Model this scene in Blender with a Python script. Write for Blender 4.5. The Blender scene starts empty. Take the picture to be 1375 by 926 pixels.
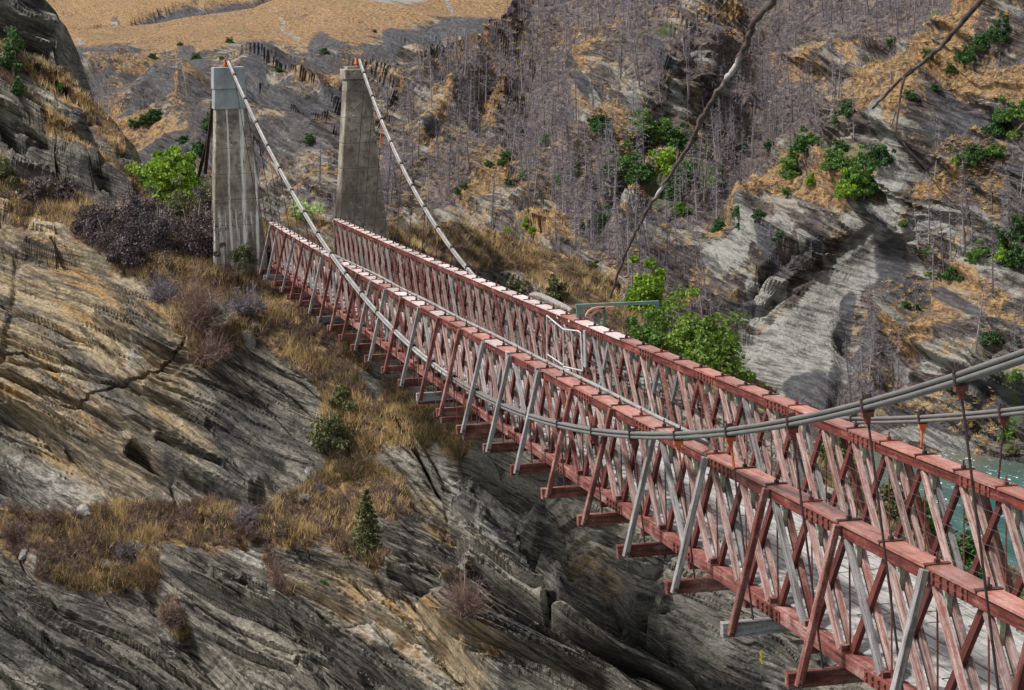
import bpy, math, random
import numpy as np
random.seed(7)
RNG = np.random.default_rng(11)
SC = bpy.context.scene
COL = SC.collection
PI = math.pi

# ------------------------------------------------------------------ camera
CAM = np.array([-107.456, 12.60546, 8.14545])
YAW, PIT, ROL, FPX = -0.20776, -0.14465, -0.03165, 3011.45     # solved from the bridge panels
FW = np.array([math.cos(PIT)*math.cos(YAW), math.cos(PIT)*math.sin(YAW), math.sin(PIT)])
_r = np.cross(FW, [0, 0, 1]); _r /= np.linalg.norm(_r); _u = np.cross(_r, FW)
RT = math.cos(ROL)*_r + math.sin(ROL)*_u
UP = -math.sin(ROL)*_r + math.cos(ROL)*_u

def at(u, v, d):
    """world point seen at photo position (u, v) lying d metres ahead"""
    u = np.asarray(u, float); v = np.asarray(v, float); d = np.asarray(d, float)
    return CAM + d[..., None]*(FW + RT*((u-687.5)/FPX)[..., None] - UP*((v-463)/FPX)[..., None])

def on_plane(u, v, axis, val):
    r = FW + RT*((u-687.5)/FPX) - UP*((v-463)/FPX)
    return CAM + r*((val-CAM[axis])/r[axis])

# ------------------------------------------------------------------ noise
def _h(ix, iy, iz, s):
    h = (ix.astype(np.int64)*374761393 + iy.astype(np.int64)*668265263 + iz.astype(np.int64)*2147483647 + s*974634777) & 0xFFFFFFFF
    h = ((h ^ (h >> 13))*1274126177) & 0xFFFFFFFF
    h = ((h ^ (h >> 16))*2246822519) & 0xFFFFFFFF
    return ((h ^ (h >> 15)) & 0xFFFFFF)/float(0xFFFFFF)

def vn(x, y, z, s=0, sharp=0.0):
    """value noise 0..1; sharp > 0 gives flat steps with steep edges"""
    ix, iy, iz = np.floor(x), np.floor(y), np.floor(z)
    fx, fy, fz = x-ix, y-iy, z-iz
    if sharp:
        k = 1/(1-sharp)
        fx = np.clip((fx-.5)*k+.5, 0, 1); k2 = 1+(k-1)*.35; fy = np.clip((fy-.5)*k2+.5, 0, 1)
    fx, fy, fz = [f*f*(3-2*f) for f in (fx, fy, fz)]
    r = 0
    for a in (0, 1):
        for b in (0, 1):
            for c in (0, 1):
                w = (fx if a else 1-fx)*(fy if b else 1-fy)*(fz if c else 1-fz)
                r = r + w*_h(ix+a, iy+b, iz+c, s)
    return r

def fbm(P, scale, s=0, o=4):
    r, a, t = 0, .5, 0
    for i in range(o):
        f = 2.03**i/scale
        r = r + a*vn(P[..., 0]*f+13.7*i, P[..., 1]*f+5.1*i, P[..., 2]*f+9.3*i, s+i); t += a; a *= .5
    return r/t

def smooth(a, b, x):
    t = np.clip((x-a)/(b-a), 0, 1); return t*t*(3-2*t)

def stroke(U, V, pts, rad, soft=.5):
    """1 near a polyline drawn over the sheet's own grid, 0 away from it"""
    best = np.full(U.shape, 1e9)
    if len(pts) == 1: pts = pts+pts
    for (x0, y0), (x1, y1) in zip(pts[:-1], pts[1:]):
        dx, dy = x1-x0, y1-y0; L = dx*dx+dy*dy+1e-9
        t = np.clip(((U-x0)*dx+(V-y0)*dy)/L, 0, 1)
        best = np.minimum(best, np.hypot(U-x0-t*dx, V-y0-t*dy))
    return 1-smooth(rad*(1-soft), rad*(1+soft), best)

def strokes(U, V, lst):
    m = np.zeros(U.shape)
    for pts, rad in lst: m = np.maximum(m, stroke(U, V, pts, rad))
    return m

# ------------------------------------------------------------------ object helpers
def tag(o, label=None, cat=None, group=None, kind=None):
    if label: o['label'] = label
    if cat: o['category'] = cat
    if group: o['group'] = group
    if kind: o['kind'] = kind
    return o

def empty(name, loc):
    o = bpy.data.objects.new(name, None); COL.objects.link(o); o.location = [float(c) for c in loc]; o.empty_display_size = .3
    return o

def link(name, me, mat=None, parent=None):
    o = bpy.data.objects.new(name, me); COL.objects.link(o)
    if mat is not None and len(me.materials) == 0: me.materials.append(mat)
    if parent is not None:
        o.parent = parent
    return o

def np_mesh(name, V, F, attrs=None, smooth_=False):
    """V (n,3), F (m,k) equal-sized faces"""
    me = bpy.data.meshes.new(name)
    V = np.asarray(V, np.float32); F = np.asarray(F, np.int32); k = F.shape[1]
    me.vertices.add(len(V)); me.vertices.foreach_set('co', V.ravel())
    me.loops.add(F.size); me.loops.foreach_set('vertex_index', F.ravel())
    me.polygons.add(len(F)); me.polygons.foreach_set('loop_start', np.arange(0, F.size, k, dtype=np.int32))
    try: me.polygons.foreach_set('loop_total', np.full(len(F), k, np.int32))
    except Exception: pass
    me.polygons.foreach_set('use_smooth', np.full(len(F), smooth_, bool))
    me.update(calc_edges=True)
    for nm, a in (attrs or {}).items():
        at_ = me.attributes.new(nm, 'FLOAT', 'POINT'); at_.data.foreach_set('value', np.asarray(a, np.float32).ravel())
    return me

class MB:
    def __init__(s, org=(0, 0, 0)): s.v = []; s.f = []; s.a = []; s.o = np.array(org, float)
    def add(s, vs, fs, ax=(0, 0, 0)):
        b = len(s.v); s.a += [tuple(ax)]*len(vs); s.v += [tuple(np.asarray(p, float)-s.o) for p in vs]; s.f += [tuple(i+b for i in f) for f in fs]
    def box(s, c, ax, ay, az, grain=(0, 0, 0)):
        c, ax, ay, az = [np.asarray(q, float) for q in (c, ax, ay, az)]
        vs = [c+i*ax+j*ay+k*az for i in (-1, 1) for j in (-1, 1) for k in (-1, 1)]
        s.add(vs, [(0, 1, 3, 2), (4, 6, 7, 5), (0, 4, 5, 1), (2, 3, 7, 6), (0, 2, 6, 4), (1, 5, 7, 3)], grain)
    def beam(s, p, q, w, h, side=(0, 1, 0)):
        p, q, side = [np.asarray(a, float) for a in (p, q, side)]
        t = q-p; L = np.linalg.norm(t); t /= L
        a = side-t*(side@t); a /= np.linalg.norm(a); b = np.cross(t, a)
        s.box((p+q)/2, t*L/2, a*w/2, b*h/2, t)
    def tube(s, pts, r, n=8, cap=True):
        pts = [np.asarray(p, float) for p in pts]; rr = r if hasattr(r, '__len__') else [r]*len(pts)
        base = len(s.v); vs = []; a = None
        for i, p in enumerate(pts):
            t = pts[min(i+1, len(pts)-1)]-pts[max(i-1, 0)]; t = t/np.linalg.norm(t)
            if a is None:
                a = np.cross(t, [0, 0, 1.]);
                if np.linalg.norm(a) < .1: a = np.cross(t, [0, 1., 0])
            a = a-t*(a@t); a /= np.linalg.norm(a); b = np.cross(t, a)
            vs += [p+rr[i]*(math.cos(2*PI*k/n)*a+math.sin(2*PI*k/n)*b) for k in range(n)]
        fs = [(i*n+k, i*n+(k+1) % n, (i+1)*n+(k+1) % n, (i+1)*n+k) for i in range(len(pts)-1) for k in range(n)]
        if cap: fs += [tuple(range(n))[::-1], tuple((len(pts)-1)*n+k for k in range(n))]
        s.add(vs, fs)
    def sweep(s, pts, w, h, side=(0, 1, 0)):
        """rectangular timber following points; pts are centres"""
        side = np.asarray(side, float); up = np.array([0, 0, 1.]); vs = []
        for p in pts:
            p = np.asarray(p, float)
            vs += [p-side*w/2-up*h/2, p+side*w/2-up*h/2, p+side*w/2+up*h/2, p-side*w/2+up*h/2]
        n = len(pts)
        fs = [(i*4+k, i*4+(k+1) % 4, (i+1)*4+(k+1) % 4, (i+1)*4+k) for i in range(n-1) for k in range(4)]
        fs += [(3, 2, 1, 0), tuple((n-1)*4+k for k in range(4))]
        t = np.asarray(pts[-1], float)-np.asarray(pts[0], float); s.add(vs, fs, t/np.linalg.norm(t))
    def mesh(s, name):
        me = bpy.data.meshes.new(name); me.from_pydata(s.v, [], s.f); me.update()
        a = me.attributes.new('grain', 'FLOAT_VECTOR', 'POINT'); a.data.foreach_set('vector', np.array(s.a, np.float32).ravel()); return me
    def build(s, name, mat, parent=None):
        return link(name, s.mesh(name), mat, parent)

def bevel(o, w=.008, seg=1):
    m = o.modifiers.new('bevel', 'BEVEL'); m.width = w; m.segments = seg; m.limit_method = 'ANGLE'
    return o

# ------------------------------------------------------------------ shader helpers
class N:
    def __init__(s, name, rough=.85):
        s.m = bpy.data.materials.new(name); s.m.use_nodes = True; s.t = s.m.node_tree; s.t.nodes.clear()
        s.out = s.t.nodes.new('ShaderNodeOutputMaterial'); s.b = s.t.nodes.new('ShaderNodeBsdfPrincipled')
        s.t.links.new(s.b.outputs[0], s.out.inputs[0]); s.b.inputs['Roughness'].default_value = rough
        s.b.inputs['Specular IOR Level'].default_value = .3
        s.geo = s.t.nodes.new('ShaderNodeNewGeometry'); s.tc = s.t.nodes.new('ShaderNodeTexCoord')
    def set(s, inp, x):
        if isinstance(x, bpy.types.NodeSocket): s.t.links.new(x, inp)
        elif x is not None:
            if isinstance(x, (tuple, list)) and len(x) == 3 and len(inp.default_value) == 4: x = (*x, 1)
            inp.default_value = x
    def math(s, op, a, b=None, c=None, clamp=False):
        n = s.t.nodes.new('ShaderNodeMath'); n.operation = op; n.use_clamp = clamp
        s.set(n.inputs[0], a)
        if b is not None: s.set(n.inputs[1], b)
        if c is not None: s.set(n.inputs[2], c)
        return n.outputs[0]
    def add(s, a, b): return s.math('ADD', a, b)
    def mul(s, a, b): return s.math('MULTIPLY', a, b)
    def ss(s, x, a, b):
        n = s.t.nodes.new('ShaderNodeMapRange'); n.interpolation_type = 'SMOOTHSTEP'
        s.set(n.inputs[0], x); n.inputs[1].default_value = a; n.inputs[2].default_value = b
        return n.outputs[0]
    def mix(s, f, a, b):
        n = s.t.nodes.new('ShaderNodeMix'); n.data_type = 'RGBA'
        s.set(n.inputs[0], f); s.set(n.inputs[6], a); s.set(n.inputs[7], b); return n.outputs[2]
    def mulc(s, a, b, f=1.0):
        n = s.t.nodes.new('ShaderNodeMix'); n.data_type = 'RGBA'; n.blend_type = 'MULTIPLY'
        s.set(n.inputs[0], f); s.set(n.inputs[6], a); s.set(n.inputs[7], b); return n.outputs[2]
    def grey(s, v):
        n = s.t.nodes.new('ShaderNodeCombineColor')
        for i in range(3): s.set(n.inputs[i], v)
        return n.outputs[0]
    def pos(s): return s.geo.outputs['Position']
    def obj(s): return s.tc.outputs['Object']
    def dot(s, v, d):
        n = s.t.nodes.new('ShaderNodeVectorMath'); n.operation = 'DOT_PRODUCT'; s.set(n.inputs[0], v); n.inputs[1].default_value = [float(q) for q in d]
        return n.outputs['Value']
    def vec(s, x, y, z):
        n = s.t.nodes.new('ShaderNodeCombineXYZ'); s.set(n.inputs[0], x); s.set(n.inputs[1], y); s.set(n.inputs[2], z); return n.outputs[0]
    def scale(s, v, k):
        n = s.t.nodes.new('ShaderNodeMapping'); s.set(n.inputs[0], v); n.inputs['Scale'].default_value = k if hasattr(k, '__len__') else (k, k, k); return n.outputs[0]
    def noise(s, v, sc=1, det=4, rough=.6, dist=0):
        n = s.t.nodes.new('ShaderNodeTexNoise'); s.set(n.inputs['Vector'], v); n.inputs['Scale'].default_value = sc
        n.inputs['Detail'].default_value = det; n.inputs['Roughness'].default_value = rough; n.inputs['Distortion'].default_value = dist
        return n.outputs[0]
    def vor(s, v, sc=1, feat='F1', out='Distance'):
        n = s.t.nodes.new('ShaderNodeTexVoronoi'); n.feature = feat; s.set(n.inputs['Vector'], v); n.inputs['Scale'].default_value = sc
        return n.outputs[out]
    def attr(s, nm):
        n = s.t.nodes.new('ShaderNodeAttribute'); n.attribute_name = nm; return n.outputs['Fac']
    def rnd(s):
        n = s.t.nodes.new('ShaderNodeObjectInfo'); return n.outputs['Random']
    def ramp(s, f, stops):
        n = s.t.nodes.new('ShaderNodeValToRGB'); s.set(n.inputs[0], f); e = n.color_ramp.elements
        while len(e) < len(stops): e.new(.5)
        for i, (p, c) in enumerate(stops): e[i].position = p; e[i].color = (*c, 1)
        return n.outputs[0]
    def bump(s, h, dist=.1, st=1.0):
        n = s.t.nodes.new('ShaderNodeBump'); s.set(n.inputs['Height'], h); n.inputs['Distance'].default_value = dist; n.inputs['Strength'].default_value = st
        s.t.links.new(n.outputs[0], s.b.inputs['Normal'])
    def col(s, c): s.set(s.b.inputs['Base Color'], c)

# bedding frame of the schist: traces run down to the right across the gorge wall
def bed_frame(deg, tilt):
    c, q = math.cos(math.radians(deg)), math.sin(math.radians(deg))
    t = RT*c-UP*q; n = RT*q+UP*c-tilt*FW; n -= t*(n@t); n /= np.linalg.norm(n)
    return n, t, np.cross(n, t)

# ------------------------------------------------------------------ materials
def mat_wood(name, c0, c1, c2, rough=.8, wear=.5):
    """c0 dark grain, c1 face colour, c2 worn patches; grain runs along each timber"""
    m = N(name, rough); P = m.pos()
    an = m.t.nodes.new('ShaderNodeAttribute'); an.attribute_name = 'grain'; ax = an.outputs['Vector']
    dt = m.t.nodes.new('ShaderNodeVectorMath'); dt.operation = 'DOT_PRODUCT'; m.set(dt.inputs[0], P); m.set(dt.inputs[1], ax)
    sc = m.t.nodes.new('ShaderNodeVectorMath'); sc.operation = 'SCALE'; m.set(sc.inputs[0], ax); m.set(sc.inputs['Scale'], m.mul(dt.outputs['Value'], .93))
    sb = m.t.nodes.new('ShaderNodeVectorMath'); sb.operation = 'SUBTRACT'; m.set(sb.inputs[0], P); m.set(sb.inputs[1], sc.outputs[0]); Q = sb.outputs[0]
    off = m.t.nodes.new('ShaderNodeVectorMath'); off.operation = 'ADD'; m.set(off.inputs[0], Q); m.set(off.inputs[1], m.vec(m.mul(m.rnd(), 40.), 0., 0.)); Q = off.outputs[0]
    grain = m.noise(Q, 22, 4, .65); streak = m.noise(Q, 7, 4, .6); blotch = m.noise(P, 2.4, 5, .72); fine = m.noise(P, 34, 3, .7)
    c = m.mix(m.ss(grain, .36, .64), c0, c1)
    w = m.ss(m.add(m.add(m.mul(blotch, .4), m.mul(streak, .4)), m.mul(fine, .2)), wear-.07, wear+.07)
    c = m.mix(m.mul(w, .85), c, c2)
    c = m.mix(m.mul(m.ss(m.add(m.mul(blotch, .5), m.mul(streak, .5)), .47, .38), .7), c, tuple(q*.45 for q in c0))
    c = m.mix(m.mul(m.ss(grain, .38, .30), .8), c, tuple(q*.25 for q in c0))
    c = m.mulc(c, m.grey(m.math('MULTIPLY_ADD', m.rnd(), .50, .72))); m.col(c); m.bump(m.add(grain, m.mul(fine, .5)), .010, .8)
    return m.m

M = {}
M['red_chord'] = mat_wood('painted_chord', (.050, .009, .007), (.125, .024, .017), (.25, .10, .08), .6, .57)
M['red_plate'] = mat_wood('cover_paint', (.24, .088, .064), (.34, .138, .105), (.42, .27, .24), .40, .57)
M['red_wood'] = mat_wood('faded_red_timber', (.07, .018, .013), (.165, .050, .038), (.28, .17, .15), .85, .55)
M['dark_red'] = mat_wood('brace_paint', (.075, .016, .013), (.13, .032, .026), (.20, .08, .07), .7, .62)
M['pale_wood'] = mat_wood('weathered_brace', (.17, .095, .082), (.38, .285, .26), (.18, .065, .05), .85, .54)
M['grey_wood'] = mat_wood('silvered_timber', (.115, .10, .097), (.245, .228, .222), (.35, .33, .325), .85, .56)
M['deck_wood'] = mat_wood('deck_board', (.19, .18, .17), (.31, .295, .28), (.44, .42, .40), .85, .5)
M['cream_wood'] = mat_wood('packing_wood', (.28, .28, .21), (.38, .36, .27), (.28, .26, .21), .85, .55)
M['glare_plate'] = mat_wood('sky_glare_cover', (.46, .34, .32), (.56, .47, .45), (.42, .21, .18), .38, .58)  # cover sheet with the grazing sky glare painted in as a whitish tone
M['iron'] = mat_wood('dark_iron', (.028, .018, .018), (.06, .03, .028), (.15, .055, .035), .6, .6)
M['rust'] = mat_wood('rusty_iron', (.11, .03, .022), (.17, .05, .035), (.07, .03, .025), .7, .6)
M['orange_rust'] = mat_wood('orange_primer', (.42, .09, .03), (.52, .14, .05), (.2, .06, .035), .7, .58)

def m_cable():
    m = N('wire_rope', .45); P = m.pos(); m.b.inputs['Metallic'].default_value = .35
    wv = m.t.nodes.new('ShaderNodeTexWave'); m.set(wv.inputs['Vector'], m.scale(P, (1, 1, 1.6))); wv.inputs['Scale'].default_value = 7.5; wv.inputs['Distortion'].default_value = 0
    n = m.noise(P, 2.2, 4)
    c = m.mix(n, (.105, .095, .09), (.25, .235, .225)); c = m.mulc(c, m.grey(m.math('MULTIPLY_ADD', wv.outputs['Fac'], .3, .75)))
    m.col(c); m.bump(wv.outputs['Fac'], .006, .8); return m.m
M['rope'] = m_cable()
def m_simple(name, c0, c1, rough=.5, sc=3, metal=0):
    m = N(name, rough); m.b.inputs['Metallic'].default_value = metal
    n = m.noise(m.pos(), sc, 5, .65); m.col(m.mix(m.ss(n, .3, .7), c0, c1)); m.bump(n, .01, .4); return m.m
M['pipe'] = m_simple('galvanised_pipe', (.15, .15, .145), (.26, .26, .25), .55, 1.5, .1)
M['sheath'] = m_simple('pale_sheathing', (.22, .21, .20), (.42, .41, .395), .6, 1.3)
M['gate'] = m_simple('gate_tube', (.45, .47, .47), (.62, .64, .64), .4, 5, .3)
M['green_steel'] = m_simple('green_steel', (.10, .17, .15), (.17, .25, .21), .45, 3)
M['pink_steel'] = m_simple('faded_arc', (.50, .20, .13), (.58, .29, .20), .5, 4)
M['yellow'] = m_simple('yellow_link', (.75, .55, .04), (.8, .62, .1), .5, 9)
M['sign'] = m_simple('cream_plate', (.55, .50, .40), (.68, .62, .52), .6, 9)

def m_concrete(name, k):
    m = N(name, .9); P = m.pos()
    z = m.dot(P, (0, 0, 1)); y = m.dot(P, (0, 1, 0))
    n1 = m.noise(P, .55, 6, .65); n2 = m.noise(P, 3.5, 5, .75); n3 = m.noise(m.scale(P, (3, 3, .3)), 1.4, 5, .7)
    c = m.mix(m.ss(n1, .34, .66), (.12, .10, .078), (.31, .27, .215))
    c = m.mix(m.mul(m.ss(n2, .49, .62), .8), c, (.075, .062, .05)); c = m.mix(m.mul(m.ss(m.noise(P, 1.4, 5, .7), .53, .66), .6), c, (.36, .33, .27))
    c = m.mix(m.mul(m.ss(n3, .52, .66), .55), c, (.11, .10, .09))
    c = m.mix(m.mul(m.ss(m.vor(m.scale(P, (2, 2, 3.4)), 1.3), .22, .12), m.ss(n1, .52, .62)), c, (.50, .48, .43))
    if k:
        # lime washed down the face from the top in two ragged runs
        for yc, w in ((2.86, .10), (2.25, .07), (3.52, .045)):
            d = m.math('ABSOLUTE', m.add(m.add(y, -yc), m.add(m.mul(m.add(n3, -.5), .35), m.mul(z, .02))))
            c = m.mix(m.mul(m.ss(d, w*1.7, w*.4), m.ss(m.noise(m.scale(P, (5, 5, .5)), 1.6, 4), .34, .52)), c, (.60, .59, .56))
        lo = m.mul(m.ss(z, -.3, -.8), m.ss(m.noise(m.scale(P, (5, 5, .2)), 1.2, 4), .52, .62))
        c = m.mix(m.mul(lo, .85), c, (.56, .55, .52))
    # board-marked lifts of the pour
    lift = m.math('PINGPONG', z, .61); c = m.mulc(c, m.grey(m.math('MULTIPLY_ADD', m.ss(lift, .0, .03), .10, .90)))
    m.col(c); m.bump(m.add(n2, m.mul(m.ss(lift, .0, .03), .8)), .05, .7); return m.m
M['concrete_a'] = m_concrete('streaked_concrete', 1)
M['concrete_b'] = m_concrete('mottled_concrete', 0)
M['sheet'] = m_simple('zinc_sheet', (.19, .21, .215), (.31, .335, .34), .5, 1.2, .2)

BN, BT, BW = bed_frame(25, .05)
def m_cliff():
    m = N('schist_cliff', .9); P = m.pos()
    warp = m.noise(P, .07, 1, .4)
    s = m.add(m.dot(P, BN), m.mul(warp, 4.0)); t = m.dot(P, BT); w = m.dot(P, BW)
    v0 = m.vec(m.mul(s, .8), m.mul(t, .04), m.mul(w, .04)); v1 = m.vec(m.mul(s, 2.1), m.mul(t, .12), m.mul(w, .12))
    v2 = m.vec(m.mul(s, 6.), m.mul(t, 1.1), m.mul(w, 1.1)); v3 = m.vec(m.mul(s, 14.), m.mul(t, 5.), m.mul(w, 5.))
    a0 = m.noise(v0, 1, 4, .6); a = m.noise(v1, 1, 4, .6); b = m.noise(v2, 1, 4, .65); c3 = m.noise(v3, 1, 4, .7)
    lump = m.noise(P, .28, 6, .65); grit = m.noise(P, 4.5, 5, .75)
    pale = m.noise(m.vec(m.mul(s, .5), m.mul(t, .05), m.mul(w, .05)), 1, 4)
    tone = m.add(m.add(m.mul(a0, .35), m.mul(a, .35)), m.mul(lump, .30))
    c = m.ramp(tone, [(.38, (.016, .014, .013)), (.45, (.062, .053, .043)), (.52, (.165, .145, .115)), (.60, (.30, .272, .222)), (.68, (.42, .39, .33))])
    c = m.mix(m.mul(m.ss(b, .44, .62), .45), c, (.30, .28, .235))
    c = m.mix(m.mul(m.ss(b, .43, .35), .60), c, (.03, .028, .026))
    # dark open partings between beds
    ln = m.math('ABSOLUTE', m.add(a, -.5)); c = m.mix(m.mul(m.ss(ln, .026, .006), .85), c, (.018, .017, .016))
    wm = m.attr('warm'); ws = m.mul(wm, m.ss(m.add(m.mul(a, .6), m.mul(lump, .4)), .36, .56))
    c = m.mix(m.mul(ws, .75), c, m.mix(m.ss(m.add(m.mul(b, .5), m.mul(a, .5)), .42, .60), (.085, .058, .032), (.43, .33, .195)))
    rusty = m.mul(m.mul(wm, m.ss(m.noise(v1, 1.7, 4), .54, .66)), .7)
    c = m.mix(rusty, c, (.40, .235, .085))
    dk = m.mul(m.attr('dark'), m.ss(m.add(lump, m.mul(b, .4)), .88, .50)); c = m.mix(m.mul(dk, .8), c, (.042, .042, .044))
    pl = m.mul(m.attr('pale'), m.ss(b, .36, .62)); c = m.mix(m.mul(pl, .7), c, (.38, .365, .325))
    gr = m.mul(m.ss(lump, .54, .64), m.ss(grit, .42, .60)); c = m.mix(m.mul(gr, .5), c, (.085, .078, .045))
    lich = m.mul(m.ss(grit, .60, .70), m.ss(lump, .40, .52)); c = m.mix(m.mul(lich, .45), c, (.38, .37, .33))
    c = m.mulc(c, m.grey(m.math('MULTIPLY_ADD', m.ss(c3, .38, .60), .42, .70)))
    vg = m.ss(m.add(m.attr('veg'), m.mul(m.add(m.noise(P, 1.6, 6, .78), -.5), 2.2)), .40, .78)
    gcol = m.ramp(m.noise(P, 1.3, 6, .75), [(.34, (.025, .018, .014)), (.46, (.085, .052, .034)), (.56, (.22, .135, .06)), (.66, (.40, .27, .11)), (.76, (.16, .15, .06))])
    c = m.mix(vg, c, gcol)
    m.col(c)
    m.bump(m.add(m.add(m.mul(a, .7), m.mul(b, .55)), m.add(m.mul(c3, .22), m.mul(grit, .75))), .18, 1.0)
    return m.m
M['cliff'] = m_cliff()

HN, HT, HW = bed_frame(29, .05)
def m_hill():
    m = N('far_hillside', .95); P = m.pos()
    s = m.add(m.dot(P, HN), m.mul(m.noise(P, .016, 1, .4), 22.)); t = m.dot(P, HT); w = m.dot(P, HW)
    st = m.noise(m.vec(m.mul(s, .45), m.mul(t, .05), m.mul(w, .04)), 1, 5, .66)
    s2 = m.noise(m.vec(m.mul(s, 1.7), m.mul(t, .25), m.mul(w, .2)), 1, 5, .7)
    n1 = m.noise(P, .028, 5, .62); n2 = m.noise(P, .12, 6, .68); n3 = m.noise(P, .8, 5, .75)
    dark = m.mix(m.ss(s2, .40, .62), (.030, .024, .023), (.14, .112, .098))
    tan = m.ramp(n3, [(.34, (.05, .03, .022)), (.43, (.17, .10, .05)), (.53, (.34, .20, .085)), (.66, (.50, .33, .14)), (.80, (.24, .19, .06))])
    rock = m.mix(m.ss(m.add(m.mul(st, .5), m.mul(s2, .5)), .42, .58), (.045, .045, .047), (.34, .33, .29))
    pale = m.mix(m.ss(m.add(m.mul(st, .45), m.mul(s2, .55)), .40, .56), (.10, .096, .09), (.33, .318, .285))
    base = m.add(m.mul(n1, .55), m.mul(n2, .45))
    g = m.ss(m.add(m.add(m.attr('grass'), m.mul(m.add(n2, -.5), 2.6)), m.mul(m.add(n3, -.5), 2.2)), .42, .88)
    c = m.mix(m.ss(m.add(m.mul(st, .5), m.mul(n2, .5)), .48, .58), dark, rock)
    c = m.mix(m.mul(g, .9), c, tan)
    fo = m.ss(m.add(m.attr('forest'), m.mul(m.add(n2, -.5), 1.0)), .35, .65)
    lit = m.mix(m.ss(n3, .38, .62), (.055, .042, .040), (.23, .175, .155))
    c = m.mix(m.mul(fo, .85), c, lit)
    p = m.ss(m.add(m.attr('pale'), m.mul(m.add(m.add(m.mul(n2,.5),m.mul(s2,.5)), -.5), 2.0)), .40, .60); c = m.mix(p, c, pale)
    d = m.ss(m.add(m.attr('dark'), m.mul(m.add(m.add(m.mul(n2,.5),m.mul(s2,.5)), -.5), 2.0)), .40, .60)
    c = m.mix(m.mul(d, .92), c, m.mix(m.ss(s2, .42, .66), (.045, .046, .052), (.12, .115, .125)))
    gp = m.ss(m.add(m.attr('green'), m.mul(m.add(n2, -.5), .8)), .42, .60); c = m.mix(m.mul(gp, .55), c, (.10, .13, .045))
    m.col(c); m.bump(m.add(m.add(m.mul(st, 2.), s2), m.mul(n3, 1.2)), 1.2, 1.0); return m.m
M['hill'] = m_hill()

def m_water():
    m = N('river_water', .09); P = m.pos(); m.b.inputs['Specular IOR Level'].default_value = .5
    n = m.noise(m.scale(P, (.35, 1, 1)), .22, 5, .6, .6); r = m.noise(m.scale(P, (.5, 1.2, 1)), 1.1, 5, .7, .5)
    c = m.mix(m.ss(n, .35, .65), (.022, .072, .068), (.05, .125, .115))
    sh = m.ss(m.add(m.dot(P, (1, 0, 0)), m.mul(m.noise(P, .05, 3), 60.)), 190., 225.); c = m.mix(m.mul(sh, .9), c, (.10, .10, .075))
    fo = m.mul(m.ss(r, .56, .66), m.ss(n, .48, .56)); c = m.mix(fo, c, (.75, .8, .78))
    m.col(c); m.set(m.b.inputs['Roughness'], m.math('MULTIPLY_ADD', fo, .6, .12)); m.bump(r, .25, .6); return m.m
M['water'] = m_water()

def m_leaf(name, a, b, tr=.25):
    m = N(name, .6); c = m.mix(m.attr('tint'), a, b); m.col(c)
    try: m.b.inputs['Subsurface Weight'].default_value = 0
    except Exception: pass
    td = m.t.nodes.new('ShaderNodeBsdfTranslucent'); m.set(td.inputs[0], c)
    mx = m.t.nodes.new('ShaderNodeMixShader'); mx.inputs[0].default_value = tr
    m.t.links.new(m.b.outputs[0], mx.inputs[1]); m.t.links.new(td.outputs[0], mx.inputs[2]); m.t.links.new(mx.outputs[0], m.out.inputs[0])
    return m.m
M['leaf_bright'] = m_leaf('bright_leaves', (.08, .17, .015), (.29, .42, .045), .35)
M['leaf_fresh'] = m_leaf('fresh_leaves', (.045, .10, .015), (.23, .33, .05), .3)
M['leaf_mid'] = m_leaf('green_leaves', (.035, .10, .018), (.16, .27, .05), .3)
M['leaf_dark'] = m_leaf('dark_leaves', (.015, .048, .012), (.07, .15, .035), .2)
M['leaf_olive'] = m_leaf('olive_leaves', (.04, .05, .02), (.15, .16, .06), .2)
M['leaf_pale'] = m_leaf('pale_leaves', (.26, .36, .12), (.50, .60, .28), .35)
M['scrub_dark'] = m_leaf('dark_scrub', (.020, .014, .016), (.16, .12, .125), .1)
M['scrub_brown'] = m_leaf('brown_scrub', (.045, .028, .024), (.22, .145, .12), .1)
M['twig_grey'] = m_leaf('grey_twigs', (.048, .041, .047), (.30, .265, .295), .05)
M['twig_red'] = m_leaf('red_twigs', (.09, .05, .042), (.26, .175, .145), .05)
M['dry_grass'] = m_leaf('dry_grass', (.13, .08, .038), (.74, .54, .27), .3)
M['olive_grass'] = m_leaf('olive_grass', (.05, .06, .018), (.22, .21, .07), .3)
M['bark'] = m_simple('grey_bark', (.10, .085, .08), (.30, .27, .26), .9, 9)
M['bark_dark'] = m_simple('dark_bark', (.05, .042, .04), (.15, .13, .125), .9, 9)
def m_branch():
    m = N('bare_bark', .8); n = m.noise(m.pos(), 26, 5, .7); k = m.noise(m.pos(), 5, 3)
    c = m.mix(m.ss(n, .3, .7), (.025, .016, .014), (.10, .065, .055)); c = m.mix(m.ss(k, .55, .66), c, (.34, .29, .28)); m.col(c); m.bump(n, .006, .8); return m.m
M['branch'] = m_branch()
def m_boulder():
    m = N('pale_boulder', .9); n = m.noise(m.pos(), 2.5, 5, .7); m.col(m.mix(m.ss(n, .35, .65), (.09, .088, .08), (.27, .26, .24))); m.bump(n, .1, .8); return m.m
M['boulder'] = m_boulder()

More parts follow.
